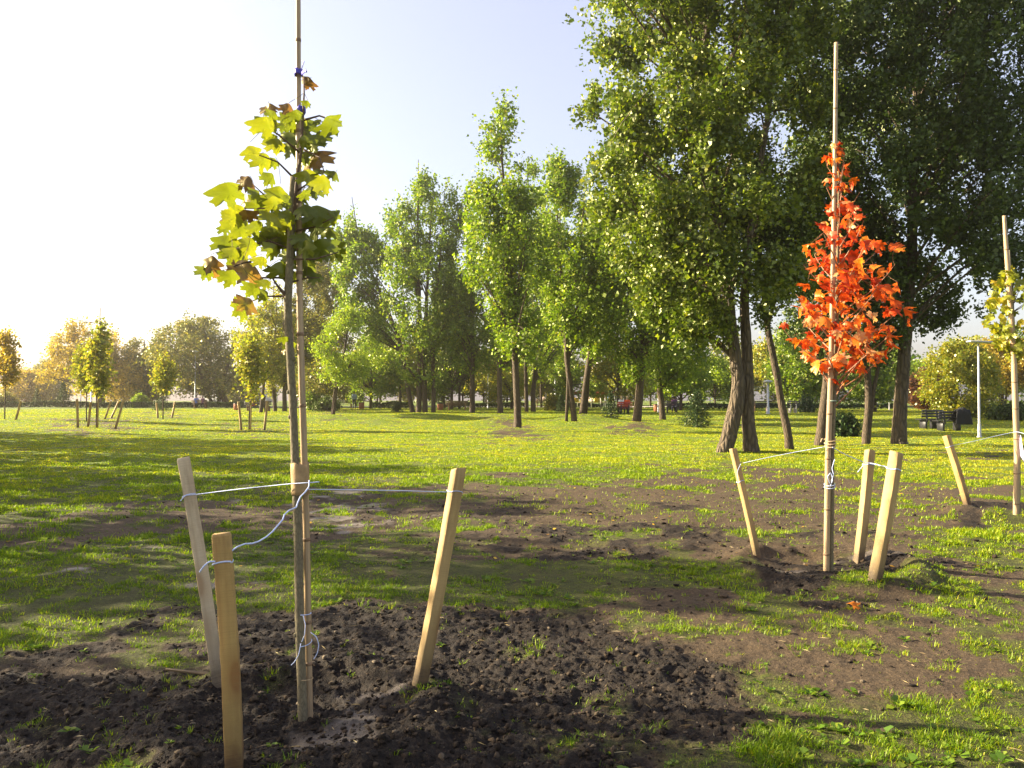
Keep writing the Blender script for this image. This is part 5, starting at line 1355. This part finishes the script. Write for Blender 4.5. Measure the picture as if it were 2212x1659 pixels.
# every leaf: place in the photo crop, width, look (b turned to the sun, d turned from it, n withered)
LV = [(710,430,62,'n'),(705,540,38,'b'),(505,565,72,'n'),(600,565,64,'n'),(525,600,52,'b'),(500,655,122,'b'),(620,640,72,'b'),(690,660,112,'d'),(655,600,62,'b'),(835,650,105,'b'),(760,630,44,'d'),(600,710,90,'d'),(780,720,92,'d'),(700,735,80,'d'),(620,770,90,'d'),(430,790,95,'b'),(480,842,95,'b'),(525,845,62,'b'),(550,755,92,'b'),(740,830,130,'n'),(770,890,76,'d'),(690,830,60,'d'),
      (715,920,92,'b'),(798,955,110,'b'),(735,990,90,'d'),(700,1010,62,'b'),(510,930,78,'b'),(380,942,80,'n'),(305,1005,132,'b'),(385,1040,80,'n'),(560,1010,104,'b'),(600,1040,64,'b'),(465,1075,112,'d'),(540,1060,84,'b'),(345,1110,92,'b'),(290,1140,72,'n'),(360,1180,134,'b'),(280,1190,62,'b'),(400,1120,84,'n'),(520,1140,92,'b'),(575,1170,80,'b'),(610,1195,70,'b'),(700,1090,100,'d'),(762,1110,120,'d'),(842,1130,84,'b'),(770,1190,104,'d'),(720,1160,94,'d'),(690,1240,84,'d'),(790,1290,112,'d'),(855,1305,104,'d'),
      (280,1270,104,'b'),(390,1290,132,'b'),(330,1335,112,'b'),(205,1370,92,'n'),(180,1415,80,'b'),(240,1410,84,'n'),(310,1445,100,'b'),(390,1410,138,'n'),(470,1360,74,'b'),(520,1300,84,'b'),(560,1260,74,'b'),(600,1330,80,'d'),(580,1400,104,'d'),(620,1430,82,'b'),(720,1330,104,'d'),(690,1375,80,'d'),(755,1440,64,'d'),(700,1412,80,'d'),(420,1505,84,'b'),(480,1535,64,'d'),(490,1475,64,'b'),(385,1578,92,'n'),(362,1606,102,'b'),(610,1120,70,'b'),(650,1100,80,'d'),(660,1180,84,'d'),(640,700,60,'d'),(580,660,60,'d'),(740,760,80,'d'),(800,690,70,'d'),(450,1180,84,'b'),(470,1240,80,'b'),(440,1010,60,'b'),(620,1080,76,'d'),(560,1210,84,'b'),(500,1200,70,'d'),(640,1290,80,'d'),(820,1210,70,'d'),(700,1290,90,'d'),(660,1030,60,'d')]
LV += [((x - 368.7) / .41667, y / .41667, w, c) for (x, y, w, c) in ((615, 735, 46, 'b'), (622, 752, 40, 'd'), (632, 745, 40, 'b'), (612, 760, 30, 'n'))]
for k in range(16):
    if k < 11: u, v = r.normal(0, .5), r.normal(0, .5); LV.append((540 + u * 330, 1190 + v * 290 - u * 60, r.uniform(62, 108), 'b' if r.random() > .35 + .4 * u else 'd'))
    else: LV.append((640 + r.normal(0, 90), 700 + r.normal(0, 90), r.uniform(60, 95), 'b' if r.random() > .5 else 'd'))
C, Tn, Nn, Wd, Ti = [], [], [], [], []
for (x, y, w, c) in LV:
    xd, yd = 368.7 + x * .41667, y * .41667
    off = np.clip((632 - xd) / 400, -.3, .3)
    d = D1 + r.normal(0, .10) + (-.06 if c == 'b' else .05)
    p = P(xd, yd, d); C.append(p)
    sgn = np.sign(xd - 634) or 1
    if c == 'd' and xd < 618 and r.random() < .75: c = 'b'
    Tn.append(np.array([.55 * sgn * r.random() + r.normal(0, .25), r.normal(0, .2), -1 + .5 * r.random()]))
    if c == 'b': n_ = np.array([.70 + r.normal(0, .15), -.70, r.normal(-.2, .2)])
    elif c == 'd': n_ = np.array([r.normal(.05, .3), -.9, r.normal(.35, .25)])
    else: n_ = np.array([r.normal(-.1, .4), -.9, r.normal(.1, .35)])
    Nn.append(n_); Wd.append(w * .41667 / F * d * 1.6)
    Ti.append({'b': .34 + .28 * r.random(), 'd': .16 + .26 * r.random(), 'n': .86 + .14 * r.random()}[c])  # sun and shade also put into the tint: b lighter, d darker; n brown
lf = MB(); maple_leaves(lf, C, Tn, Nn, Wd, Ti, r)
for c, t_, w in zip(C, Tn, Wd):
    t_ = t_ / np.linalg.norm(t_); b0 = c - t_ * w * .35; j = np.argmin(((ends - b0) ** 2).sum(1)); e_ = ends[j]
    if np.linalg.norm(e_ - b0) > .38: e_ = b0 + (e_ - b0) / np.linalg.norm(e_ - b0) * .16
    tw.tube(bend(b0, e_, r), .0013, 4, False)
tw.build('branches', M['twig'], near, True, base)
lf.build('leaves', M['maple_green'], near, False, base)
cane('tall split bamboo cane tied to the near sapling, reaching out of view', [(669, 1590, 16), (668, 1540, 16), (666, 1388, 15.5), (662, 1144, 15), (655, 922, 15), (650, 760, 14.5), (647, 645, 14), (646, 480, 13), (644.5, 250, 12), (644, 0, 11.5), (643, -130, 10)], D1, .036, base + np.array([.035, .03, 0]), 3)
# paper wrap and blue ties
def wrap(name, label, pts, rx, ry, mat, seed, cat='wrap', thick=.004, n=22):
    r = np.random.default_rng(seed); V, Fc = [], []
    m = len(pts)
    for k, c in enumerate(pts):
        a = np.arange(n) / n * 2 * PI
        rr = 1 + .10 * (vnoise(np.cos(a) * 1.6 + k * .35, np.sin(a) * 1.6, seed * 3.1) - .5) * 2
        jag = (vnoise(a * 5, 0 * a, seed + k) - .5) * .014 if k in (0, m - 1) else 0 * a
        V.append(np.stack([c[0] + np.cos(a) * rx * rr, c[1] + np.sin(a) * ry * rr, c[2] + jag], 1))
        if k:
            for j in range(n): Fc.append(((k-1)*n+j, (k-1)*n+(j+1) % n, k*n+(j+1) % n, k*n+j))
    mb = MB(); mb.add(np.concatenate(V), Fc); o = mb.build(name, M[mat], None, False); o.modifiers.new('Solid', 'SOLIDIFY').thickness = thick
    tag(o, label, cat); return o
wrap('paper_wrap', 'brown torn paper wrap binding the near sapling to its cane at string height', [P(649.5 - .3 * k, 1068 - 11.2 * k, D1 + .015) for k in range(7)], .043, .052, 'paper', 5)
o = wrap('blue_tie', 'dark blue tape tying the near cane to the leader just under the picture top', [P(645, 163 - 4 * k, D1 + .02) for k in range(4)], .021, .024, 'blue_tape', 6, 'tie')
mb = MB()
o2 = wrap('blue_tie', 'small dark blue tie among the topmost leaves of the near sapling', [P(651, 244 - 4 * k, D1 + .01) for k in range(4)], .022, .026, 'blue_tape', 7, 'tie')
tl = MB(); tl.tube(np.array([P(652, 158, D1 - .01), P(660, 152, D1 - .04), P(663, 156, D1 - .05)]), [.012, .009, .003], 8, squash=.2)
tl.tube(np.array([P(651, 150, D1 - .01), P(655, 138, D1 - .03), P(657, 133, D1 - .03), P(652, 131, D1 - .02)]), .0022, 5); tl.build('loose_end', M['blue_tape'], o, True)

# ---- red maple
r = np.random.default_rng(21); D2 = float(REDMAPLE[1])
base = np.array([REDMAPLE[0], REDMAPLE[1], ground_z(REDMAPLE[0], REDMAPLE[1])])
red = thing('maple_sapling', 'young maple in bright orange-red leaf, tied to a cane in a ring of dark earth', 'sapling', base)
mb = MB()
q = stem_tube(mb, [(1795, 1260, 13), (1794, 1220, 12), (1796, 1100, 11), (1797, 970, 10.5), (1801, 860, 10), (1804, 780, 9.5), (1808, 660, 8), (1810, 540, 6), (1812, 430, 4.5), (1812, 350, 3), (1811, 305, 1.5)], D2, 10, .08, .02, .07)
mb.build('trunk', M['bark_sapling'], red, True, base)
env = np.array([(300, 1800, 1814), (330, 1788, 1826), (380, 1782, 1836), (430, 1778, 1862), (480, 1758, 1872), (530, 1745, 1925), (560, 1732, 1945), (600, 1722, 1930), (640, 1708, 1938), (680, 1692, 1952), (720, 1690, 1955), (760, 1738, 1930), (800, 1765, 1880), (822, 1805, 1835)], float)
tw = MB(); C, Tn, Nn, Wd, Ti = [], [], [], [], []; brs = []
for k in range(40):
    y = 330 + 470 * (k / 39) ** .8; xl, xr = np.interp(y, env[:, 0], env[:, 1]), np.interp(y, env[:, 0], env[:, 2])
    a = k * 2.4; tip = P((xl + xr) / 2 + math.cos(a) * (xr - xl) * .46, y, D2); tip[1] += math.sin(a) * (xr - xl) / 2 / F * D2 * .9
    j = np.argmin(np.abs(q[:, 2] - (tip[2] - .22 - .35 * np.hypot(tip[0] - base[0], tip[1] - base[1])))); cur = bend(q[j, :3], tip, r, .06, 7)
    tw.tube(cur, np.linspace(.008, .0022, 7), 5, False); brs.append(cur[2:])
brs = np.concatenate(brs)
n = 0
while n < 350:
    y = r.uniform(305, 826); xl, xr = np.interp(y, env[:, 0], env[:, 1]), np.interp(y, env[:, 0], env[:, 2])
    if r.random() > .12 + (xr - xl) / 240: continue
    a = r.random() * 2 * PI; rad = r.random() ** .62
    xd = (xl + xr) / 2 + math.cos(a) * rad * (xr - xl) / 2; p = P(xd, y, D2); p[1] += math.sin(a) * rad * (xr - xl) / 2 / F * D2
    if fbm(p[0] * 3.5, p[1] * 3.5, 2, 88, p[2] * 3.5) < .40: continue
    n += 1; out = np.array([p[0] - q[0, 0], p[1] - q[0, 1], 0]); out /= np.linalg.norm(out) + .05
    C.append(p); Tn.append(out * .8 + r.normal(0, .35, 3) + np.array([0, 0, -.75])); 
    Nn.append(np.array([r.normal(.1, .55), r.normal(-.45, .5), .55 + r.normal(0, .4)])); Wd.append(r.uniform(.085, .14) * (.75 if y < 420 else 1)); Ti.append(np.clip(r.normal(.50 + .12 * (y - 600) / 250, .27), 0, 1) if r.random() > .05 else .97)
C = np.array(C); lf = MB(); maple_leaves(lf, C, Tn, Nn, Wd, Ti, r, ML2, .35)
for c, t_, w in zip(C, Tn, Wd):
    t_ = t_ / np.linalg.norm(t_); b0 = c - t_ * w * .4; j = np.argmin(((brs - b0) ** 2).sum(1)); e_ = brs[j]
    if np.linalg.norm(e_ - b0) > .3: e_ = b0 + (e_ - b0) / np.linalg.norm(e_ - b0) * .14
    tw.tube(bend(b0, e_, r), .0014, 3, False)
M['twig_red'] = plain_mat('twig_red', (.30, .14, .07), .7, .3, 20)
tw.build('branches', M['twig_red'], red, True, base); lf.build('leaves', M['maple_red'], red, False, base)
cane('bamboo cane rising above the red maple', [(1785, 1258, 12.5), (1785, 1225, 12.5), (1789, 970, 12), (1795, 800, 11), (1799, 600, 10), (1803, 380, 9), (1805, 200, 8.5), (1806, 92, 8)], D2, -.01, base + np.array([-.02, -.01, 0]), 5, .40)
c_ = lambda x, y, o=0.0: P(x, y, D2 + o)
mb = []
twine('coarse rope binding the red maple to its cane at string height', ring(c_(1793, 957), .045, .05, 22, 0, .012), .006, 'rope', 'rope', extra=[ring(c_(1793, 950), .045, .05, 22, 1, .016), ring(c_(1793, 964), .044, .05, 22, 2, .01), [c_(1782, 952, -.06), c_(1776, 947, -.07), c_(1773, 955, -.07)]])
twine('thin pale string from the left stake to the red maple', [P(1606, 1000, 7.68 + SH[3]), P(1650, 990, 7.5 + SH[3] * .7), P(1720, 976, 7.25 + SH[3] * .3), P(1782, 965, D2 - .04)], .0024, extra=[sring(3, 1599, 1040, 7.70 + SH[3]), [P(1600, 1002, 7.66 + SH[3]), P(1592, 1020, 7.66 + SH[3]), P(1596, 1046, 7.66 + SH[3])]])
twine('slack white string from the red maple across to its two right stakes', [c_(1798, 966, -.06), c_(1815, 976, 0), c_(1840, 988, .1), c_(1864, 998, .35), P(1884, 1001, 7.49 + SH[4]), P(1906, 1006, 7.2 + (SH[4] + SH[5]) / 2), P(1930, 1013, 6.9 + SH[5])], .0038, wob=.0015, extra=[sring(4, 1876, 1004, 7.57 + SH[4]), sring(5, 1930, 1014, 6.83 + SH[5]), [P(1866, 1003, 7.5 + SH[4]), P(1858, 1014, 7.5 + SH[4]), P(1853, 1020, 7.5 + SH[4])]])
twine('tangle of white string ends knotted round the cane of the red maple', ring(c_(1792, 1052), .045, .05, 20, 0, .01), .0035, extra=[ring(c_(1792, 1046), .045, .05, 20, 1, .012), [c_(1796, 1040, -.07), c_(1801, 1025, -.09), c_(1797, 1012, -.08), c_(1803, 992, -.08)], [c_(1793, 1045, -.07), c_(1787, 1030, -.09), c_(1795, 1020, -.08), c_(1799, 1036, -.08), c_(1794, 1050, -.07)]])
twine('thin green tie round the red maple cane just under its lowest leaves', ring(c_(1797, 866), .038, .045, 18), .004, 'mesh_green')

# ---- right-edge sapling
r = np.random.default_rng(31); D3 = float(RIGHTSAP[1])
base = np.array([RIGHTSAP[0], RIGHTSAP[1], ground_z(RIGHTSAP[0], RIGHTSAP[1])])
rs = thing('maple_sapling', 'young yellow-green maple cut by the right edge of the picture', 'sapling', base)
mb = MB(); q = stem_tube(mb, [(2199, 1130, 9), (2199, 1105, 9), (2200, 1000, 8.5), (2196, 860, 8), (2190, 740, 7), (2186, 620, 5), (2180, 540, 3)], D3, 9, .08, .03, .1); mb.build('trunk', M['bark_sapling'], rs, True, base)
env = np.array([(590, 2168, 2190), (620, 2142, 2225), (660, 2128, 2250), (710, 2134, 2245), (745, 2160, 2215), (772, 2178, 2200)], float)
C, Tn, Nn, Wd, Ti = [], [], [], [], []
while len(C) < 150:
    y = r.uniform(585, 775); xl, xr = np.interp(y, env[:, 0], env[:, 1]), np.interp(y, env[:, 0], env[:, 2]); a = r.random() * 2 * PI; rad = r.random() ** .6
    p = P((xl + xr) / 2 + math.cos(a) * rad * (xr - xl) / 2, y, D3); p[1] += math.sin(a) * rad * (xr - xl) / 2 / F * D3
    C.append(p); out = np.array([math.cos(a), math.sin(a), 0]); Tn.append(out * .7 + r.normal(0, .3, 3) + [0, 0, -.8]); Nn.append(np.array([r.normal(.15, .5), r.normal(-.5, .4), .5 + r.normal(0, .4)])); Wd.append(r.uniform(.12, .19)); Ti.append(np.clip(r.normal(.45, .25), 0, 1))
C = np.array(C); lf = MB(); maple_leaves(lf, C, Tn, Nn, Wd, Ti, r); lf.build('leaves', M['maple_yellow'], rs, False, base)
tw = MB()
for k in range(26):
    i = r.integers(len(C)); j = np.argmin(np.abs(q[:, 2] - (C[i][2] - .2))); tw.tube(bend(q[j, :3], C[i], r), [.008, .007, .006, .005, .004, .003], 4, False)
tw.build('branches', M['twig'], rs, True, base)
cane('bamboo cane with a split tip beside the right-edge sapling', [(2195, 1130, 12), (2195, 1105, 12), (2197, 980, 11.5), (2190, 780, 11), (2180, 620, 10), (2174, 540, 9), (2169, 466, 7)], D3, -.02, base + np.array([-.03, -.02, 0]), 8, .42)
twine('thin string from the lone yellow stake to the right-edge sapling', [P(2056, 963, 11.46 + SH[6]), P(2100, 954, 11.0 + SH[6] * .6), P(2150, 942, 10.7 + SH[6] * .3), P(2196, 932, D3 - .03), P(2213, 937, 10.1)], .0030, extra=[sring(6, 2052, 965, 11.47 + SH[6])])
mb = MB(); mb.tube(np.array([P(2204, 940, D3 - .06), P(2206, 965, D3 - .1), P(2209, 985, D3 - .1), P(2216, 1000, D3 - .1)]), [.01, .03, .045, .03], 8, squash=.15); o = mb.build('ribbon', M['lilac_ribbon'], None, True); tag(o, 'pale lilac ribbon hanging from the right-edge sapling', 'ribbon')

# ---- far saplings with their stakes
def far_sapling(label, x, ytop, ycrown, ybase, half, mat, cane_top, stakes, seed, lean=0):
    d = DIST(x, ybase); b = P(x, ybase, d); b[2] = float(gz(b[0], b[1])) - .02
    def Z(y): return P(x, y, d)[2] - b[2]
    m = half / F * d
    zt, zc = Z(ytop), Z(ycrown); lx = lean / F * d
    tm_, cm_ = tree_meshes('sapling', [[(0, 0, -.05, .035), (lx * .3, 0, zc, .03), (lx, 0, zt, .008)]], [(zc, m * .35, lx * .3), (zc + (zt-zc)*.2, m * .9, lx * .4), (zc + (zt-zc)*.45, m, lx * .6), (zc + (zt-zc)*.75, m * .6, lx * .8), (zt, m * .15, lx)], 2600, .15, seed, gap=.38, gap_scale=1.3, nbranch=18, per=7)
    t_ = thing('maple_sapling', label, 'sapling', b, 0, 'far staked saplings'); obj('trunk', tm_, M['bark_thin'], t_); obj('crown', cm_, M[mat], t_)
    if cane_top:
        mb = MB(); mb.tube([(0, 0, -.1), (.03, 0, Z(cane_top) * .5), (.06, 0, Z(cane_top))], [.035, .032, .025], 7); o = mb.build('support_cane', M['cane']); o.location = b + np.array([.09, -.05, 0]); tag(o, 'thin cane of the ' + label.split(' with ')[0].split(' left of ')[0], 'cane', 'support canes')
    for (tx, ty, bx, by, lab) in stakes:
        db = DIST(bx, by); stake(lab, (tx, ty), (bx, by), db + .1, db, .10, random.random(), 'wood_tan', GS3, seed + bx)
far_sapling('tall twiggy sapling with a cane above it, in the left sun patch', 208, 690, 850, 925, 26, 'yellow_leaf', 665, [(196, 868, 190, 922, 'upright stake left of the tall twiggy sapling'), (266, 866, 249, 926, 'stake leaning right of the tall twiggy sapling'), (166, 862, 168, 924, 'outermost left stake of the tall twiggy sapling')], 301, 6)
far_sapling('bright yellow-green sapling left of the tall twiggy one', 187, 742, 835, 911, 27, 'yellow_leaf', None, [(240, 866, 226, 906, 'thin stake right of the bright yellow-green sapling'), (256, 868, 240, 903, 'thin stake farther right of the bright yellow-green sapling')], 302, -4)
far_sapling('small yellow sapling with rounded crown left of the tall street lamp', 352, 762, 840, 905, 25, 'yellow_leaf', None, [(338, 870, 341, 903, 'short stake left of the small rounded yellow sapling'), (378, 868, 371, 903, 'short stake right of the small rounded yellow sapling')], 303)
far_sapling('yellow-green sapling with leaves low on its stem left of the near sapling', 538, 690, 850, 929, 26, 'yellow_leaf', 740, [(515, 868, 521, 929, 'stake left of the yellow-green sapling by the red-bag bench'), (577, 866, 571, 929, 'stake right of the yellow-green sapling by the red-bag bench')], 304, 5)
far_sapling('orange-yellow sapling cut by the left edge', 10, 710, 830, 905, 28, 'amber_leaf', None, [(45, 866, 34, 907, 'stake right of the orange-yellow sapling at the left edge')], 305)

# ---- small loose things on the earth
mb = MB(); mb.box((0, 0, 0), (.30, .032, .010), bev=.004); V = mb.v[0]; V[:, 1] *= np.interp(V[:, 0], [-.15, .15], [.25, 1.3]); o = mb.build('wood_chip', M['wood_tan']); p = P(412, 1462, 4.35); o.location = (p[0], p[1], ground_z(p[0], p[1]) + .025); o.rotation_euler = (.1, .06, -.12); tag(o, 'thin split of wood lying on the soil at the foot of the pale leaning stake', 'wood chip')
p = G(1845, 1319); lf = MB(); maple_leaves(lf, [np.array([p[0], p[1], ground_z(p[0], p[1]) + .05])], [np.array([1., .3, .1])], [np.array([.1, -.3, 1.])], [.11], [.8], np.random.default_rng(3), ML2, .5); o = lf.build('fallen_leaf', M['maple_red']); tag(o, 'single orange maple leaf lying in the grass in front of the red maple', 'leaf')

# ---------------------------------------------------------------- sky, sun, camera
w = bpy.data.worlds.new('World'); scene.world = w; w.use_nodes = True
nt = w.node_tree; bg = nt.nodes['Background']; sky = nt.nodes.new('ShaderNodeTexSky'); sky.sky_type = 'NISHITA'
sky.sun_disc = False; sky.sun_elevation = SUN_EL; sky.sun_rotation = -SUN_AZ
sky.air_density = 1.0; sky.dust_density = 3.0; sky.ozone_density = .4; sky.altitude = 100
vm = nt.nodes.new('ShaderNodeMix'); vm.data_type = 'RGBA'; vm.inputs[0].default_value = .3; vm.inputs[7].default_value = (3.9, 3.4, 4.0, 1)      # thin high cloud veil
nt.links.new(sky.outputs[0], vm.inputs[6]); nt.links.new(vm.outputs[2], bg.inputs['Color']); bg.inputs['Strength'].default_value = .074
sd = Vector((-math.sin(SUN_AZ) * math.cos(SUN_EL), math.cos(SUN_AZ) * math.cos(SUN_EL), math.sin(SUN_EL)))
L = bpy.data.lights.new('sun', 'SUN'); L.energy = 5.0; L.angle = math.radians(.5); L.color = (1, .86, .62)
so = bpy.data.objects.new('sun', L); COL.objects.link(so); so.rotation_euler = sd.to_track_quat('Z', 'Y').to_euler(); so.location = sd * 60
cam = bpy.data.cameras.new('camera'); co = bpy.data.objects.new('camera', cam); COL.objects.link(co)
co.location = (0, 0, H); co.rotation_euler = (PI / 2 + PITCH, 0, 0)
cam.sensor_fit = 'HORIZONTAL'; cam.sensor_width = 36; cam.lens = F / 2212 * 36; cam.clip_end = 8000; cam.clip_start = .05
scene.camera = co
vs = scene.view_settings; vs.view_transform = 'Standard'; vs.look = 'None'; vs.gamma = 1; vs.use_curve_mapping = False; vs.exposure = 2.1
scene.render.engine = 'CYCLES'
cy = scene.cycles; cy.max_bounces = 7; cy.diffuse_bounces = 3; cy.transmission_bounces = 4; cy.glossy_bounces = 2; cy.use_denoising = True
cy.sample_clamp_indirect = 6
# ---------------------------------------------------------------- morning air
HAZE = .0010
if HAZE:
    mb = MB(); mb.box((0, 0, 12.0), (880, 880, 32)); hz = mb.build('haze', None)
    hm = bpy.data.materials.new('haze'); hm.use_nodes = True; ht = hm.node_tree; ht.nodes.clear()
    ho = ht.nodes.new('ShaderNodeOutputMaterial'); pv = ht.nodes.new('ShaderNodeVolumePrincipled')
    pv.inputs['Color'].default_value = (1, .90, .74, 1); pv.inputs['Density'].default_value = HAZE; pv.inputs['Anisotropy'].default_value = .82
    ht.links.new(pv.outputs[0], ho.inputs['Volume']); hz.data.materials.append(hm)
    tag(hz, 'thin sunlit haze lying over the park', 'haze', kind='stuff')
